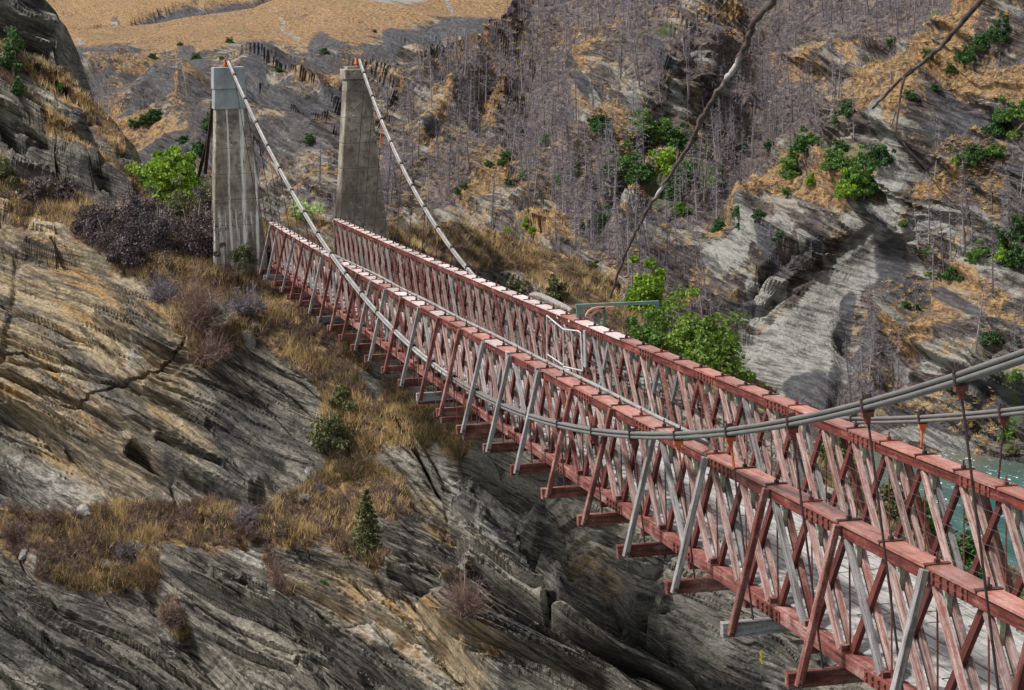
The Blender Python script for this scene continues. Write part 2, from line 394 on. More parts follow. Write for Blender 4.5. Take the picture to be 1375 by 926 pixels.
# ------------------------------------------------------------------ terrain sheets
def tps(ctrl):
    """smooth surface of distance through control points (thin plate)"""
    c = np.array(ctrl, float); X = c[:, :2]/400.; d = c[:, 2]; n = len(X)
    def k(r): return np.where(r > 1e-9, r*r*np.log(r+1e-12), 0)
    A = np.zeros((n+3, n+3)); R = np.hypot(X[:, None, 0]-X[None, :, 0], X[:, None, 1]-X[None, :, 1])
    A[:n, :n] = k(R)+np.eye(n)*2e-3; A[:n, n] = 1; A[:n, n+1:] = X; A[n, :n] = 1; A[n+1:, :n] = X.T
    w = np.linalg.solve(A, np.r_[d, 0, 0, 0])
    def f(u, v):
        x, y = u/400., v/400.; r = w[n]+w[n+1]*x+w[n+2]*y
        for i in range(n): r = r+w[i]*k(np.hypot(x-X[i, 0], y-X[i, 1]))
        return r
    return f

class Sheet:
    def __init__(s, name, us, top, vbot, nv, depth, disp, masks, mat, back=(6, 9., 5.), water=None, sm=False):
        tu = np.array([p[0] for p in top], float); tv = np.array([p[1] for p in top], float)
        s.us = us; s.vt = np.interp(us, tu, tv); s.nv = nv; s.vb = vbot
        T = np.linspace(0, 1, nv)[:, None]; U = np.broadcast_to(us[None, :], (nv, len(us))).copy()
        k_ = np.exp(-.5*(np.arange(-60, 61)/22.)**2); k_ /= k_.sum()
        vs_ = np.convolve(np.pad(s.vt, 60, mode='edge'), k_, 'valid')          # rows follow a smoothed crest away from the rim
        V = vs_[None, :]+(vbot-vs_[None, :])*T
        V = V+(s.vt-vs_)[None, :]*(1-T)**5
        V = np.maximum.accumulate(V, 0)
        s.U, s.V = U, V
        D = depth(U, V); P = at(U, V, D)
        mk = masks(U, V, P)
        dx = np.gradient(P, axis=1); dy = np.gradient(P, axis=0)
        Nn = np.cross(dx, dy); Nn /= np.linalg.norm(Nn, axis=-1, keepdims=True)+1e-9
        Nn *= np.sign((Nn*(CAM-P)).sum(-1, keepdims=True))
        q = disp(U, V, P, mk)
        s.P = P+Nn*q[..., None]
        # behind the crest the ground rolls over and drops away
        kb, st, dr = back; rows = []
        hf = np.array([FW[0], FW[1], 0]); hf /= np.linalg.norm(hf)
        for k in range(kb, 0, -1):
            j = s.P[0]+hf*st*k-np.array([0, 0, 1.])*dr*(k**1.6)*.35
            rows.append(j)
        A = np.concatenate([np.array(rows), s.P], 0) if kb else s.P
        h, w = A.shape[:2]; idx = np.arange(h*w).reshape(h, w)
        F = np.stack([idx[:-1, :-1], idx[1:, :-1], idx[1:, 1:], idx[:-1, 1:]], -1).reshape(-1, 4)
        at_ = {}
        for nm, a in mk.items():
            at_[nm] = np.concatenate([np.repeat(a[:1], kb, 0), a], 0) if kb else a
        s.ob = link(name, np_mesh(name, A.reshape(-1, 3), F, at_, sm), mat); tag(s.ob, kind='structure')
        s.mk = mk
    def cell(s, u, v):
        u = np.atleast_1d(np.asarray(u, float)); v = np.atleast_1d(np.asarray(v, float))
        i = np.clip(np.rint(np.interp(u, s.us, np.arange(len(s.us)))).astype(int), 0, len(s.us)-1); j = np.empty(len(i), int)
        for a in range(0, len(i), 8000): j[a:a+8000] = np.argmin(np.abs(s.V[:, i[a:a+8000]]-v[None, a:a+8000]), 0)
        return j, i
    def point(s, u, v): return s.P[s.cell(u, v)]
    def find(s, u, v):
        """nearest visible surface point under the given photo position"""
        if not hasattr(s, 'pu'):
            d = s.P-CAM; z = d@FW; s.pu = 687.5+FPX*(d@RT)/z; s.pv = 463-FPX*(d@UP)/z; s.z = z
        e = np.hypot(s.pu-u, s.pv-v); k = e < max(4., float(e.min())*1.2+.01)
        z = np.where(k, s.z+e*.02, 1e9); i = np.unravel_index(np.argmin(z), z.shape)
        return s.P[i].astype(float).copy()
    def mask(s, nm, u, v): return s.mk[nm][s.cell(u, v)]

# ---- near gorge wall that carries the bridge's far end
A_top = [(-160, -90), (20, -40), (48, -4), (62, 12), (74, 22), (75, 58), (82, 74), (92, 108), (106, 124), (132, 150), (165, 184), (190, 205), (215, 232), (290, 272),
         (340, 262), (380, 262), (420, 282), (455, 300), (520, 305), (570, 300), (650, 298), (720, 318), (790, 345), (832, 372), (860, 398), (940, 430), (1010, 492), (1040, 522), (1100, 575), (1180, 650), (1290, 720), (1480, 810)]
A_ctrl = [(-150, -100, 126), (0, 0, 124), (60, 60, 123), (92, 110, 122), (190, 200, 119), (0, 130, 121), (0, 200, 117), (100, 180, 119.5), (0, 260, 113), (100, 260, 114.5), (200, 240, 116.5), (290, 270, 117),
          (350, 320, 112.5), (350, 380, 108.5), (420, 280, 124), (450, 300, 119), (450, 360, 113), (450, 450, 104), (550, 520, 101), (560, 300, 130), (650, 300, 140), (650, 400, 128), (650, 470, 112), (790, 345, 143),
          (850, 390, 143), (850, 520, 125), (1000, 480, 140), (1000, 650, 115), (1200, 640, 130), (1400, 780, 125), (0, 320, 108), (150, 330, 108), (250, 420, 104), (400, 540, 102), (0, 500, 101),
          (200, 600, 98.5), (350, 650, 97), (0, 680, 95.5), (150, 720, 94), (300, 740, 93), (0, 800, 90), (0, 1000, 86), (300, 900, 88), (500, 600, 98.5), (600, 600, 97), (500, 720, 93), (600, 850, 88),
          (700, 660, 95), (800, 750, 91), (850, 926, 85), (900, 780, 90), (1000, 870, 86), (1050, 926, 84), (1200, 1000, 82), (1400, 1000, 95), (-150, 300, 108), (-150, 700, 95), (-150, 1000, 86)]
# open joints and undercut ledges: polyline, half-width, depth in metres
CRACKS = [([(-20, 452), (0, 462), (23, 456), (57, 477), (102, 496), (151, 503), (166, 507), (212, 488), (246, 462), (252, 440)], 1.7, 1.3),
          ([(166, 507), (128, 526), (102, 541), (75, 537), (30, 505), (-20, 486)], 1.6, 1.0),
          ([(-20, 565), (40, 590), (90, 612), (60, 585)], 2.2, .7), ([(180, 600), (215, 625), (270, 648), (335, 668), (350, 660)], 9, 2.4), ([(215, 597), (250, 610), (300, 622)], 5, 1.3),
          ([(-20, 680), (20, 690), (60, 700)], 4, 1.6), ([(-20, 118), (0, 135), (45, 168), (80, 200), (105, 222), (140, 250), (175, 272)], 5, 2.2),
          ([(0, 165), (60, 215), (110, 255), (150, 275)], 8, 1.8), ([(48, 96), (80, 120), (120, 150), (165, 190)], 4, 1.2), ([(60, 85), (64, 62), (45, 52), (0, 40)], 4, 1.6),
          ([(518, 750), (560, 770), (605, 793)], 4, 2.0), ([(530, 560), (560, 600), (600, 650), (640, 690)], 4, 1.6), ([(637, 776), (690, 806), (756, 846), (820, 880), (894, 916), (930, 930)], 7, 3.4),
          ([(708, 726), (735, 765), (744, 797), (738, 820)], 7, 2.4), ([(640, 640), (660, 665), (700, 700), (716, 735)], 5, 1.6), ([(716, 728), (755, 735), (795, 757), (840, 790), (880, 800)], 6, 2.4),
          ([(898, 805), (870, 822), (847, 837), (838, 860)], 6, 2.2), ([(400, 888), (440, 900), (480, 922)], 4, 1.5), ([(760, 850), (800, 880), (860, 915)], 7, 1.8),
          ([(0, 780), (60, 815), (120, 850), (180, 900), (210, 930)], 4, 1.3), ([(60, 860), (100, 890), (150, 930)], 3, 1.0), ([(330, 800), (360, 812), (410, 850), (450, 872)], 4, 1.6),
          ([(270, 690), (300, 715), (330, 728)], 4, 1.2), ([(905, 690), (940, 720), (980, 745)], 4, 1.5), ([(840, 650), (870, 690), (900, 720)], 4, 1.6), ([(900, 860), (950, 885), (1010, 930)], 6, 2.0),
          ([(255, 310), (290, 350), (330, 400)], 3, .9), ([(560, 620), (600, 640), (640, 660), (690, 700)], 3, 1.0), ([(470, 760), (500, 800), (560, 850), (600, 890)], 2.5, .8),
          ([(70, 330), (120, 362), (180, 400), (246, 450)], 2.6, .9), ([(0, 395), (60, 420), (120, 452)], 2.2, .7), ([(280, 560), (320, 575), (380, 600)], 3, 1.1)]
A_VEG = [([(0, 105), (30, 135), (80, 175), (120, 205), (160, 235), (200, 262)], 11), ([(0, 62), (40, 92), (85, 128), (120, 150), (160, 185)], 12), ([(80, 95), (95, 130)], 7), ([(-20, 225), (30, 252), (90, 275), (150, 300), (260, 310), (340, 320)], 24), ([(200, 262), (250, 270)], 14),
         ([(20, 275), (80, 290), (120, 315), (175, 345), (215, 372), (260, 410)], 17), ([(220, 340), (300, 360), (360, 390), (420, 430), (480, 455)], 40), ([(380, 440), (440, 480), (460, 540), (490, 570), (560, 560)], 34),
         ([(250, 420), (280, 470), (330, 440)], 22), ([(460, 570), (470, 630), (510, 650), (440, 650)], 34), ([(520, 520), (620, 590)], 16), ([(20, 700), (90, 720), (160, 705), (230, 700), (310, 700), (370, 690), (430, 660)], 34),
         ([(60, 750), (140, 765), (200, 760)], 18), ([(380, 690), (430, 700), (500, 740)], 18), ([(395, 285), (440, 300), (520, 310), (600, 312), (680, 318), (760, 345), (830, 380)], 13),
         ([(560, 330), (640, 345), (660, 330)], 16), ([(700, 330), (760, 372), (820, 400), (870, 450), (960, 500), (1040, 530)], 26), ([(350, 330), (420, 340)], 20), ([(225, 800), (240, 830)], 13), ([(365, 740), (385, 790)], 10), ([(1120, 620), (1200, 660), (1330, 760), (1430, 830)], 40), ([(600, 770), (630, 815)], 10)]
A_WARM = [([(-10, 320), (60, 360), (140, 420), (220, 470)], 60), ([(0, 430), (80, 560), (160, 640)], 55), ([(210, 560), (260, 600)], 30), ([(430, 780), (520, 830), (600, 880), (640, 900)], 42), ([(560, 650), (600, 700)], 16), ([(780, 720), (840, 760)], 16)]
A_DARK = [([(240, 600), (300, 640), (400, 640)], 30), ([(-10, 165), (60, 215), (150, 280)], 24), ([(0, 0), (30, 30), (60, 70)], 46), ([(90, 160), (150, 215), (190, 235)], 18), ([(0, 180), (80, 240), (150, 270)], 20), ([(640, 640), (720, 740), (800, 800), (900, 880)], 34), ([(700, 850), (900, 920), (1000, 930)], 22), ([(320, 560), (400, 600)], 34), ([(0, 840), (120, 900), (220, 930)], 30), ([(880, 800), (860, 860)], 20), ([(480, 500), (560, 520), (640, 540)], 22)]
A_PALE = [([(590, 610), (620, 640), (700, 690)], 12), ([(760, 700), (800, 720)], 12), ([(900, 830), (960, 860), (1040, 910)], 14), ([(480, 830), (560, 870), (600, 920)], 18), ([(640, 690), (700, 750)], 10), ([(330, 720), (350, 790), (420, 810)], 14), ([(20, 620), (120, 660)], 18), ([(180, 480), (190, 450)], 12), ([(220, 670), (300, 672)], 8), ([(740, 770), (790, 760)], 14)]

def A_masks(U, V, P):
    U = U+26*(fbm(P, 3.5, 211, 5)-.5); V = V+26*(fbm(P, 3.5, 212, 5)-.5)
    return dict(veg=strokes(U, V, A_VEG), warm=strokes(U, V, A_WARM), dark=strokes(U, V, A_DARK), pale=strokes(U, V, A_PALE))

def strata(P, fr, T, L, s0, amp, sharp=.72):
    n, t, w = fr
    wp = fbm(P, T*7, s0+50, 3)*T*2.4
    s = (P@n+wp)/T; a = P@t/L+fbm(P, L*1.2, s0+60, 2)*1.5; b = P@w/L
    return amp*(vn(s, a, b, s0, sharp)-.5)

def ledges(P, fr, T, L, s0, amp, pw=1.3):
    """beds that each stand proudest at their foot, so every bed overhangs the one below"""
    n, t, w = fr
    s = (P@n)/T+1.1*(fbm(P, T*10, s0+50, 2)-.5)*3.2; a = P@t/L+fbm(P, L*.8, s0+60, 1)*1.8+.35*(P@n)/L; b = P@w/(L*1.3)
    i = np.floor(s); f = s-i; j = np.floor(a); g = a-j
    def h(ii, jj): return _h(ii, jj, np.zeros_like(ii), s0)
    e = smooth(.95 if s0 < 110 else .6, 1, g); H = h(i, j)*(1-e)+h(i, j+1)*e
    H2 = h(i+1, j)*(1-e)+h(i+1, j+1)*e
    top = smooth(.955, 1, f); gv = np.exp(-((f-.935)/.022)**2)*((.30 if T > 1.5 else .2) if s0 < 110 else 0)+(np.exp(-((g-.975)/.012)**2)*.22 if 1.5 < T < 5 and s0 < 110 else 0)
    prof = (1-f)**pw
    return amp*((H*prof+.25*H)*(1-top)+(H2*1.25)*top-.45-gv*(.4+.9*H))
def A_disp(U, V, P, mk):
    fr = (BN, BT, BW); q = 2.6*(fbm(P, 17, 3, 4)-.5)
    r = ledges(P, fr, 4.6, 30, 101, 2.1)+ledges(P, fr, 1.8, 17, 102, 1.25)+ledges(P, fr, .7, 9, 103, .50)+ledges(P, fr, .27, 5, 104, .20)
    mod = smooth(.35, .62, fbm(P, 8, 13, 3)); r = r*(.6+.6*mod)
    r = r+.45*(fbm(P, 2.4, 9, 5)-.5)
    q = q+r*(1-.6*mk['veg'])+.7*mk['veg']*(fbm(P, 2.2, 21, 4)-.5)
    jx = U+7*(fbm(P, 2.5, 31, 4)-.5); jy = V+9*(fbm(P, 2.5, 41, 4)-.5)
    for pts, rad, dep in CRACKS:
        us = [p[0] for p in pts]; vs = [p[1] for p in pts]
        sel = (U > min(us)-40) & (U < max(us)+40) & (V > min(vs)-40) & (V < max(vs)+40)
        if sel.any():
            c = stroke(jx[sel], jy[sel], pts, rad, .35); q[sel] -= dep*.55*c
            # rock stands a little proud along the upper lip of every undercut
            if rad > 3: q[sel] += .3*dep*np.clip(stroke(jx[sel], jy[sel]+rad*2.4, pts, rad*1.6, .9)-c, 0, 1)
    return q

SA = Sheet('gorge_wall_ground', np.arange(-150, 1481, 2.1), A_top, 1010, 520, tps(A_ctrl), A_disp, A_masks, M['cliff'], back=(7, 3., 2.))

# ---- opposite hillside
C_top = [(300, 380), (330, 335), (355, 310), (380, 285), (400, 258), (430, 228), (460, 212), (500, 165), (530, 128), (560, 114), (590, 102), (640, 80), (668, 60), (680, 44), (694, 0), (705, -90), (720, -150), (1600, -150)]
C_ctrl = [(300, 380, 470), (400, 258, 470), (460, 205, 480), (530, 112, 530), (640, 60, 580), (700, -80, 640), (1000, -140, 640), (1400, -140, 540), (1560, -140, 500), (600, 180, 500), (600, 290, 440), (500, 330, 440), (750, 150, 500), (780, 60, 560),
          (700, 300, 430), (850, 130, 480), (900, 70, 500), (850, 260, 440), (850, 350, 400), (1000, 60, 560), (1050, 170, 500), (1000, 250, 455), (1060, 110, 520), (1110, 210, 440), (1130, 90, 480), (1200, 20, 520),
          (1230, 80, 450), (1290, 110, 410), (1350, 60, 400), (1250, 200, 385), (1330, 200, 375), (1330, 300, 365), (1200, 300, 385), (1100, 270, 405), (1000, 330, 395), (950, 400, 385), (1080, 400, 385), (1190, 330, 392), (1160, 430, 378),
          (1100, 520, 350), (1050, 560, 345), (1250, 450, 350), (1350, 450, 335), (1225, 600, 332), (1375, 606, 322), (1560, 600, 310), (1000, 640, 335), (700, 500, 380), (400, 600, 420), (1560, 300, 350)]
C_GRASS = [([(1375, 40), (1310, 100), (1262, 130), (1235, 175), (1225, 200)], 10), ([(1260, 110), (1330, 120), (1400, 130)], 30), ([(1075, 90), (1060, 125), (1120, 80)], 9), ([(1130, 70), (1145, 78)], 7), ([(1150, 130), (1210, 110), (1180, 150)], 26), ([(850, 45), (815, 80), (785, 120)], 7), ([(840, 130), (790, 190), (770, 215)], 7), ([(950, 18), (1000, 12), (1050, 14)], 9),
           ([(690, 70), (780, 55), (800, 70)], 9), ([(530, 125), (560, 115), (600, 100), (650, 75)], 10), ([(640, 115), (700, 90), (650, 170)], 10), ([(560, 225), (590, 240), (620, 200)], 12), ([(640, 235), (625, 270), (660, 260), (680, 235)], 14), ([(700, 255), (720, 270), (760, 250), (790, 215)], 12), ([(835, 160), (800, 205)], 10),
           ([(1270, 260), (1320, 240), (1350, 260), (1340, 280)], 13), ([(1080, 245), (1120, 245), (1160, 260)], 12), ([(1000, 290), (960, 320), (1060, 270), (1140, 265)], 10), ([(1245, 390), (1300, 385), (1340, 400)], 13), ([(1230, 430), (1190, 500), (1170, 520)], 11), ([(1280, 420), (1250, 460)], 20), ([(1330, 420), (1375, 440)], 12), ([(400, 262), (430, 236), (455, 212)], 6), ([(880, 250), (860, 300), (830, 330)], 10), ([(940, 370), (920, 400)], 8), ([(600, 150), (575, 175), (550, 190)], 8), ([(1190, 95), (1150, 105)], 9), ([(730, 320), (800, 330)], 14)]
C_PALE = [([(1195, 325), (1150, 375), (1100, 420), (1050, 465), (1005, 510)], 31), ([(1040, 500), (1075, 480), (1115, 485)], 30), ([(1050, 430), (1020, 470)], 18), ([(1215, 195), (1225, 240), (1215, 290), (1235, 340)], 18), ([(1250, 300), (1320, 295), (1330, 310)], 15), ([(960, 345), (1010, 325), (1060, 320)], 13), ([(1145, 290), (1170, 310), (1150, 325)], 15), ([(1000, 360), (1060, 380), (1010, 400)], 13), ([(1085, 330), (1130, 350)], 12),
          ([(840, 130), (870, 150), (900, 145)], 9), ([(905, 90), (915, 130)], 8), ([(935, 75), (955, 90)], 9), ([(795, 125), (800, 140)], 5), ([(650, 170), (665, 182)], 8), ([(1200, 480), (1240, 490)], 9), ([(1190, 590), (1230, 575), (1280, 590)], 14), ([(850, 305), (880, 320)], 7), ([(1140, 560), (1180, 590)], 10), ([(560, 230), (580, 225)], 5), ([(1270, 340), (1300, 330)], 10), ([(1210, 430), (1235, 440)], 8), ([(1000, 440), (1020, 450)], 14)]
C_DARK = [([(1195, 335), (1210, 380), (1190, 430), (1150, 470)], 20), ([(1150, 400), (1130, 440)], 10), ([(1060, 515), (1095, 515)], 17), ([(1120, 500), (1110, 530)], 12), ([(1020, 330), (1060, 360), (1100, 330)], 8), ([(1180, 265), (1210, 300)], 7), ([(970, 390), (1010, 385)], 13), ([(880, 60), (905, 100)], 8), ([(775, 100), (790, 130)], 9), ([(1290, 160), (1360, 170)], 24), ([(1260, 185), (1300, 200)], 12), ([(1330, 230), (1390, 240)], 14), ([(1270, 400), (1340, 440)], 10), ([(1280, 520), (1375, 560)], 26), ([(1200, 550), (1340, 575)], 10), ([(620, 300), (650, 310)], 10), ([(560, 200), (600, 190)], 8), ([(700, 170), (720, 190)], 10)]
C_FOR = [([(700, -60), (720, 30), (700, 60), (850, 30), (860, -60)], 44), ([(1000, -60), (1060, 40), (1010, 160), (980, 240), (940, 280)], 44), ([(1080, 0), (1160, 30), (1260, 0), (1250, 40)], 36), ([(1090, 140), (1080, 180)], 26), ([(640, 200), (620, 240), (590, 260)], 26), ([(700, 190), (720, 240), (790, 210), (780, 260)], 34), ([(690, 100), (750, 100), (740, 150)], 34), ([(640, 110), (620, 150)], 22), ([(1130, 500), (1160, 540), (1200, 480)], 20), ([(860, 90), (960, 60), (1000, 100)], 20), ([(560, 120), (600, 130)], 12), ([(830, 350), (780, 300)], 24), ([(540, 230), (520, 280)], 20)]
C_GREEN = [([(870, 60), (900, 45)], 6), ([(840, 220), (930, 230), (900, 270)], 24), ([(1070, 210), (1180, 230)], 18), ([(1225, 115), (1240, 130)], 8), ([(1355, 520), (1350, 560), (1345, 590)], 9), ([(1255, 20), (1235, 30)], 8)]
def C_masks(U, V, P):
    U = U+44*(fbm(P, 26, 221, 5)-.5); V = V+44*(fbm(P, 26, 222, 5)-.5)
    return dict(grass=.37+.50*strokes(U, V, C_GRASS), pale=.9*strokes(U, V, C_PALE), dark=.75*strokes(U, V, C_DARK), forest=.8*strokes(U, V, C_FOR), green=strokes(U, V, C_GREEN))
# spurs (+) and gullies (-)
C_RIDGE = [([(1400, 30), (1290, 110), (1235, 180), (1215, 240)], 16, 9), ([(1160, 60), (1080, 90), (1060, 130), (1050, 170)], 11, 6), ([(850, 40), (800, 100), (780, 130)], 12, 7), ([(850, 130), (790, 190), (760, 230)], 12, 7), ([(640, 110), (600, 160), (560, 200)], 12, 7), ([(720, 250), (700, 290)], 12, 5), ([(1000, 300), (1080, 260), (1180, 260)], 12, 6),
           ([(1200, 430), (1170, 520)], 11, 5), ([(1250, 340), (1330, 330)], 14, 5), ([(880, 230), (830, 330)], 11, 5), ([(950, 60), (940, 110)], 14, 5), ([(690, 60), (640, 80), (560, 105)], 12, 6)]
C_GULL = [([(1010, 0), (1040, 120), (1000, 220), (960, 290)], 18, 5), ([(1190, 60), (1120, 170), (1100, 250)], 12, 7), ([(1210, 330), (1235, 420), (1190, 500)], 16, 9), ([(960, 400), (1040, 395), (1110, 355), (1180, 300)], 6, 4), ([(1238, 230), (1240, 330)], 4, 5), ([(760, 60), (720, 120), (690, 200)], 14, 4), ([(900, 150), (860, 200), (820, 300)], 13, 8), ([(660, 120), (640, 180)], 10, 5), ([(800, 250), (770, 300)], 9, 5), ([(1140, 430), (1130, 540)], 12, 6), ([(960, 390), (1050, 350), (1130, 330)], 5, 6), ([(1180, 250), (1215, 300)], 5, 5), ([(1300, 180), (1240, 240)], 9, 5), ([(1340, 460), (1300, 560)], 9, 5)]
def C_disp(U, V, P, mk):
    q = 12*(fbm(P, 70, 5, 4)-.5)
    rd = 1-np.abs(2*fbm(P, 34, 15, 3)-1); q = q+7*(rd-.6)
    jx = U+16*(fbm(P, 16, 71, 3)-.5); jy = V+16*(fbm(P, 16, 81, 3)-.5)
    for pts, r, h in C_RIDGE: q = q+.6*h*stroke(jx, jy, pts, r, .9)
    for pts, r, h in C_GULL: q = q-.6*h*stroke(jx, jy, pts, r, .9)
    slab = strokes(U, V, [([(1195, 325), (1150, 375), (1100, 420), (1050, 465), (1005, 515)], 40), ([(1040, 500), (1120, 490)], 36)])
    q = q*(1-.6*slab)
    rk = np.clip(.75+.6*mk['pale']+.5*mk['dark']-.3*mk['forest'], 0, 1)
    fr = (HN, HT, HW)
    q = q+rk*(1-.8*slab)*(ledges(P, fr, 13, 50, 111, 4.6)+ledges(P, fr, 5, 26, 112, 3.0)+ledges(P, fr, 2.1, 14, 113, 1.5))
    q = q+3.2*(fbm(P, 9, 25, 5)-.5)
    return q
SCH = Sheet('opposite_hillside', np.arange(300, 1600, 2.6), C_top, 668, 330, tps(C_ctrl), C_disp, C_masks, M['hill'], back=(6, 22, 16))

# ---- terrace with cliffs beyond, upper left
D_top = [(-150, 44), (60, 41), (130, 38), (199, 33), (234, 25), (298, 17), (340, 11), (365, 0), (385, -16), (420, -46), (800, -90)]
D_ctrl = [(-150, 44, 930), (75, 40, 930), (200, 33, 950), (300, 17, 980), (380, -10, 1020), (500, -60, 1100), (760, -80, 1150), (100, 62, 830), (300, 75, 780), (450, 55, 800), (560, 45, 850), (650, 40, 880), (600, 0, 980), (100, 120, 730), (200, 180, 640), (300, 200, 600), (400, 200, 600), (520, 100, 740), (600, 75, 800), (100, 300, 560), (400, 300, 530), (100, 430, 500), (500, 430, 500), (760, 60, 900), (-150, 300, 560), (760, 400, 520)]
D_edge = [(-150, 74), (75, 74), (150, 76), (210, 84), (240, 90), (290, 92), (310, 80), (335, 68), (370, 66), (400, 76), (440, 62), (480, 58), (515, 54), (540, 46), (600, 43), (660, 44), (680, 30), (800, 10)]
def D_masks(U, V, P):
    U = U+22*(fbm(P, 30, 241, 5)-.5)*1.; V0 = V; V = V+18*(fbm(P, 30, 242, 5)-.5)
    e = np.interp(U[0], [p[0] for p in D_edge], [p[1] for p in D_edge])[None, :]
    g = 1-smooth(-7, 9, V-e+10*(fbm(P, 40, 7, 3)-.5)); g = np.maximum(g*1.0, .40)
    g = g+.45*strokes(U, V, [([(250, 165), (240, 150), (330, 175)], 12), ([(400, 130), (460, 112), (500, 108)], 8), ([(380, 80), (400, 110)], 8), ([(100, 90), (200, 100), (140, 140)], 16), ([(160, 200), (260, 205)], 16), ([(330, 165), (345, 180)], 10)])
    pale = strokes(U, V, [([(500, 8), (540, 16), (570, 4)], 8), ([(590, -4), (606, 22), (615, 36)], 3), ([(378, 36), (388, 50), (400, 60)], 3.5), ([(352, 75), (360, 90)], 6), ([(530, 62), (560, 76)], 4), ([(575, 55), (600, 72)], 5), ([(610, 58), (616, 70)], 2.5), ([(80, 62), (92, 66)], 4), ([(105, 60), (112, 70)], 4), ([(215, 120), (225, 140), (200, 135)], 6), ([(410, 100), (430, 110)], 6)])
    low = smooth(0, 30, V0-e-6)
    dark = low*(.22+.5*smooth(.44, .54, fbm(P, 26, 252, 4)))+strokes(U, V, [([(430, 65), (470, 80), (520, 105)], 17), ([(525, 52), (560, 60), (600, 52), (650, 48)], 9), ([(560, 80), (590, 84)], 6), ([(90, 82), (140, 85), (180, 95)], 8), ([(340, 120), (360, 170)], 14), ([(390, 200), (440, 160), (455, 140)], 18), ([(250, 85), (270, 110)], 12), ([(400, 90), (380, 110)], 9), ([(620, 62), (640, 60)], 7)])
    return dict(grass=g, pale=pale*.62, dark=dark*.8, forest=0*U, green=strokes(U, V, [([(290, 40), (330, 45)], 7), ([(110, 48), (150, 50)], 6), ([(480, 10), (440, 5)], 8)])*.5)
def s_top(U): return np.interp(U[0], [p[0] for p in D_top], [p[1] for p in D_top])[None, :]+30
def D_disp(U, V, P, mk):
    e = np.interp(U[0], [p[0] for p in D_edge], [p[1] for p in D_edge])[None, :]
    c = smooth(0, 14, V-e)
    q = (10*(fbm(P, 150, 5, 2)-.5)+6*(.5-np.abs(2*fbm(P, 90, 6, 2)-1)))*smooth(-30, 20, V-s_top(U))
    c2 = .12+.88*smooth(6, 75, V-e)
    q = q+c*c2*(52*(fbm(P, 62, 35, 5)-.5)+22*(.5-np.abs(2*fbm(P, 46, 45, 3)-1)))
    fr = (HN, HT, HW); q = q+c*(.3+.7*c2)*(ledges(P, fr, 17, 70, 161, 6.5)+ledges(P, fr, 7, 34, 162, 4.0))+1.6*(fbm(P, 12, 65, 4)-.5)
    return q
SD = Sheet('grassy_terrace_hill', np.arange(-150, 801, 2.6), D_top, 430, 200, tps(D_ctrl), D_disp, D_masks, M['hill'], back=(6, 30, 14))

E_ctrl = [(-150, -160, 2100), (600, -160, 2200), (200, 0, 1700), (200, 60, 1500), (500, 60, 1600), (-150, 60, 1500), (400, -60, 1900)]
def E_masks(U, V, P):
    U = U+46*(fbm(P, 90, 231, 5)-.5); V = V+16*(fbm(P, 60, 232, 5)-.5)
    d = strokes(U, V, [([(84, 32), (110, 32), (140, 29), (168, 31)], 4), ([(190, 27), (225, 20), (250, 13), (290, 8), (340, 2), (360, -6)], 8), ([(215, 15), (235, 7), (262, 4)], 5)])
    p = strokes(U, V, [([(155, 20), (163, 28)], 4), ([(255, 10), (262, 16)], 3)])
    return dict(grass=1.0-.8*np.maximum(d, p), pale=p*.6, dark=d*.75, forest=0*U, green=.4*strokes(U, V, [([(180, 26), (195, 22)], 5)]))
SE = Sheet('distant_grass_hill', np.arange(-150, 700, 5.), [(-150, -150), (700, -150)], 75, 60, tps(E_ctrl), lambda U, V, P, mk: 30*(fbm(P, 300, 95, 3)-.5)+6*(fbm(P, 60, 96, 3)-.5)-8*mk['dark'], E_masks, M['hill'], back=(4, 60, 30))

# river and the valley floor under everything
ZR = float(at(1262, 607, 331)[2])
mb = MB(); g = 700
vs = []; fs = []
xs = np.linspace(-400, 900, 40); ys = np.linspace(-900, 400, 40)
V_, F_ = [], []
XX, YY = np.meshgrid(xs, ys); VV = np.stack([XX, YY, XX*0+ZR], -1).reshape(-1, 3); ii = np.arange(1600).reshape(40, 40)
FF = np.stack([ii[:-1, :-1], ii[:-1, 1:], ii[1:, 1:], ii[1:, :-1]], -1).reshape(-1, 4)
tag(link('river_water', np_mesh('river_water', VV, FF), M['water']), kind='structure')
xs = np.linspace(-3000, 5000, 30); ys = np.linspace(-4000, 4000, 30); XX, YY = np.meshgrid(xs, ys)
VV = np.stack([XX, YY, XX*0+ZR-6], -1).reshape(-1, 3); ii = np.arange(900).reshape(30, 30)
FF = np.stack([ii[:-1, :-1], ii[:-1, 1:], ii[1:, 1:], ii[1:, :-1]], -1).reshape(-1, 4)
me = np_mesh('valley_ground', VV, FF, dict(grass=np.full(900, .4), pale=np.zeros(900), dark=np.zeros(900), forest=np.zeros(900), green=np.zeros(900)))
tag(link('valley_ground', me, M['hill']), kind='structure')
# ------------------------------------------------------------------ the bridge
PL = 1.59; HWD = 3.11933/2                     # panel length, half distance between truss centres
def zc(n): return .19352*(n-30)**2/900.+1.34107*(n-30)/30.
def ST(n, y, dz): return np.array([-n*PL, y, zc(n)+dz])
NE = 57                                        # last panel point built, outside the frame
def cull(items, limit=100):
    """items: (distance, maker); nearest ones seen become parts, the rest are joined"""
    items = sorted(items, key=lambda a: a[0]); return items[:limit], items[limit:]
def dist(p): return float((np.asarray(p)-CAM)@FW)
def in_frame(p):
    d = np.asarray(p, float)-CAM; z = d@FW
    if z < 2: return False
    u = 687.5+FPX*(d@RT)/z; v = 463-FPX*(d@UP)/z
    return -60 < u < 1440 and -60 < v < 990

